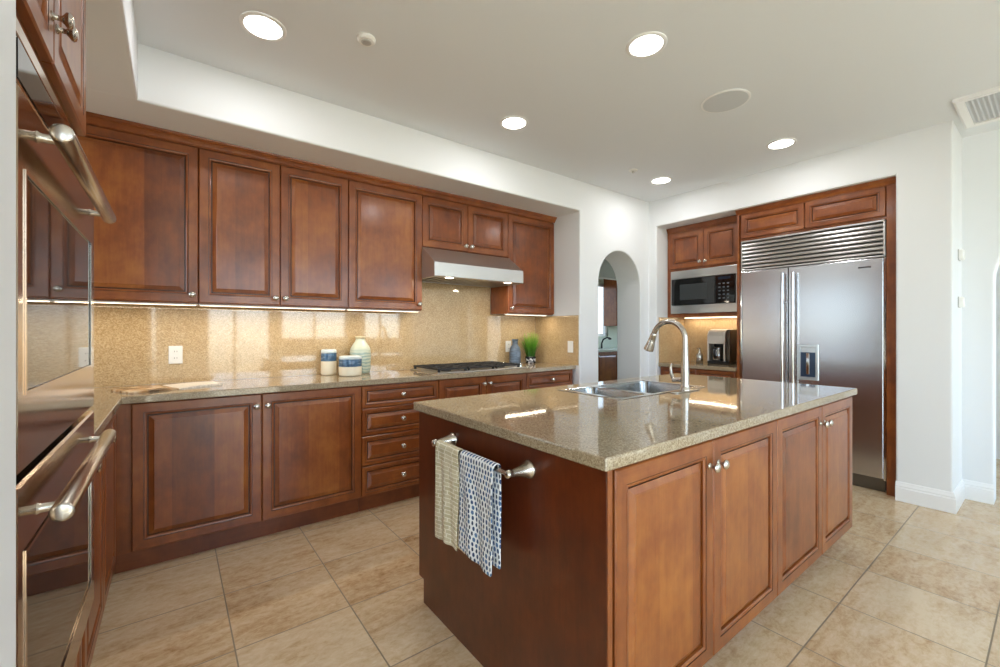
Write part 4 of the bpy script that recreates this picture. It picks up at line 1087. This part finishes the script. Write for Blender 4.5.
for i, z in ((0, -0.0003), (0, -0.020), (0.012, -0.026), (0.045, -0.022), (0.050, -0.010)):
    lp.append([bm.verts.new(c) for c in ((-0.285+i, -0.295+i, z), (0.285-i, -0.295+i, z), (0.285-i, 0.295-i, z), (-0.285+i, 0.295-i, z))])
for a, b in zip(lp, lp[1:]): ring(bm, a, b)
obj('vent_frame', bm, TRIM, t)
bm = BM(); box(bm, -0.237, 0.237, -0.247, 0.247, -0.012, -0.004)
for i in range(22):
    yy = -0.235+i*0.0225; prism(bm, [(yy, -0.012), (yy+0.003, -0.012), (yy+0.010, -0.018), (yy+0.007, -0.018)], 'x', -0.235, 0.235)
obj('louvre_panel', bm, plain('vent_grey', '#c9ccd0', 0.6), t)

# two sensor boxes on the return of the pier
for z, lab in ((1.795, 'upper small white sensor box on the wall pier right of the refrigerator'), (1.455, 'lower small white sensor box on the wall pier right of the refrigerator')):
    t = thing('wall_sensor', lab, 'sensor', (4.52, 0.4534, z), 0, 'sensor boxes on the pier')
    bm = BM(); box(bm, -0.040, 0.040, -0.030, -0.0005, -0.036, 0.036, 0.008, 3); obj('housing', bm, WHITE, t)
    bm = BM(); box(bm, -0.043, 0.043, -0.006, -0.0003, -0.039, 0.039, 0.002); obj('back_plate', bm, GREYP, t)

# ================================================================== PANTRY BEYOND THE ARCH
t = thing('pantry_cabinet', 'dark cherry base cabinet in the pantry seen through the arch', 'cabinet', (6.6, 5.0, 0))
carcass(t, -1.3, 1.3, 0.021, 0.60, 0.1, 0.872); bm = BM(); box(bm, -1.29, 1.29, 0.08, 0.55, 0, 0.101); obj('toe_kick', bm, W_TOE, t)
for i in range(4):
    a = -1.275+i*0.64; door(t, a, a+0.63, 0.12, 0.865, 0.0, (a+0.035 if i % 2 else a+0.595, 0.80))
bm = BM(); box(bm, 5.28, 7.92, 4.975, 5.615, 0.873, 0.912, 0.004); tag(obj('pantry_countertop', bm, plain('pale_solid_top', '#cfd0c2', 0.2)), 'pale counter in the pantry under its window', 'countertop')
t = thing('pantry_wall_cabinet', 'brown wall cabinet beside the pantry window seen through the arch', 'cabinet', (7.35, 5.28, 1.35))
carcass(t, -0.42, 0.5, 0.021, 0.339, 0, 0.95)
door(t, -0.41, 0.04, 0.006, 0.944, 0.0, (0.0, 0.06)); door(t, 0.045, 0.49, 0.006, 0.944, 0.0, (0.085, 0.06))
t = thing('pantry_faucet', 'dark curved faucet on the pantry counter seen through the arch', 'faucet', (6.62, 5.40, 0.9125))
bm = BM(); tube(bm, [(-0.02, 0, 0), (-0.02, 0, 0.10), (0.0, -0.02, 0.17), (0.05, -0.06, 0.21), (0.10, -0.10, 0.20)], [0.018, 0.014, 0.014, 0.014, 0.016], 12); obj('spout', bm, BLACK, t, smooth=60)
bm = BM(); lathe(bm, [(0.03, 0.0), (0.032, 0.02), (0.025, 0.035)], at(0.10, -0.10, 0.17), 16); obj('spray_head', bm, BLACK, t, smooth=60)
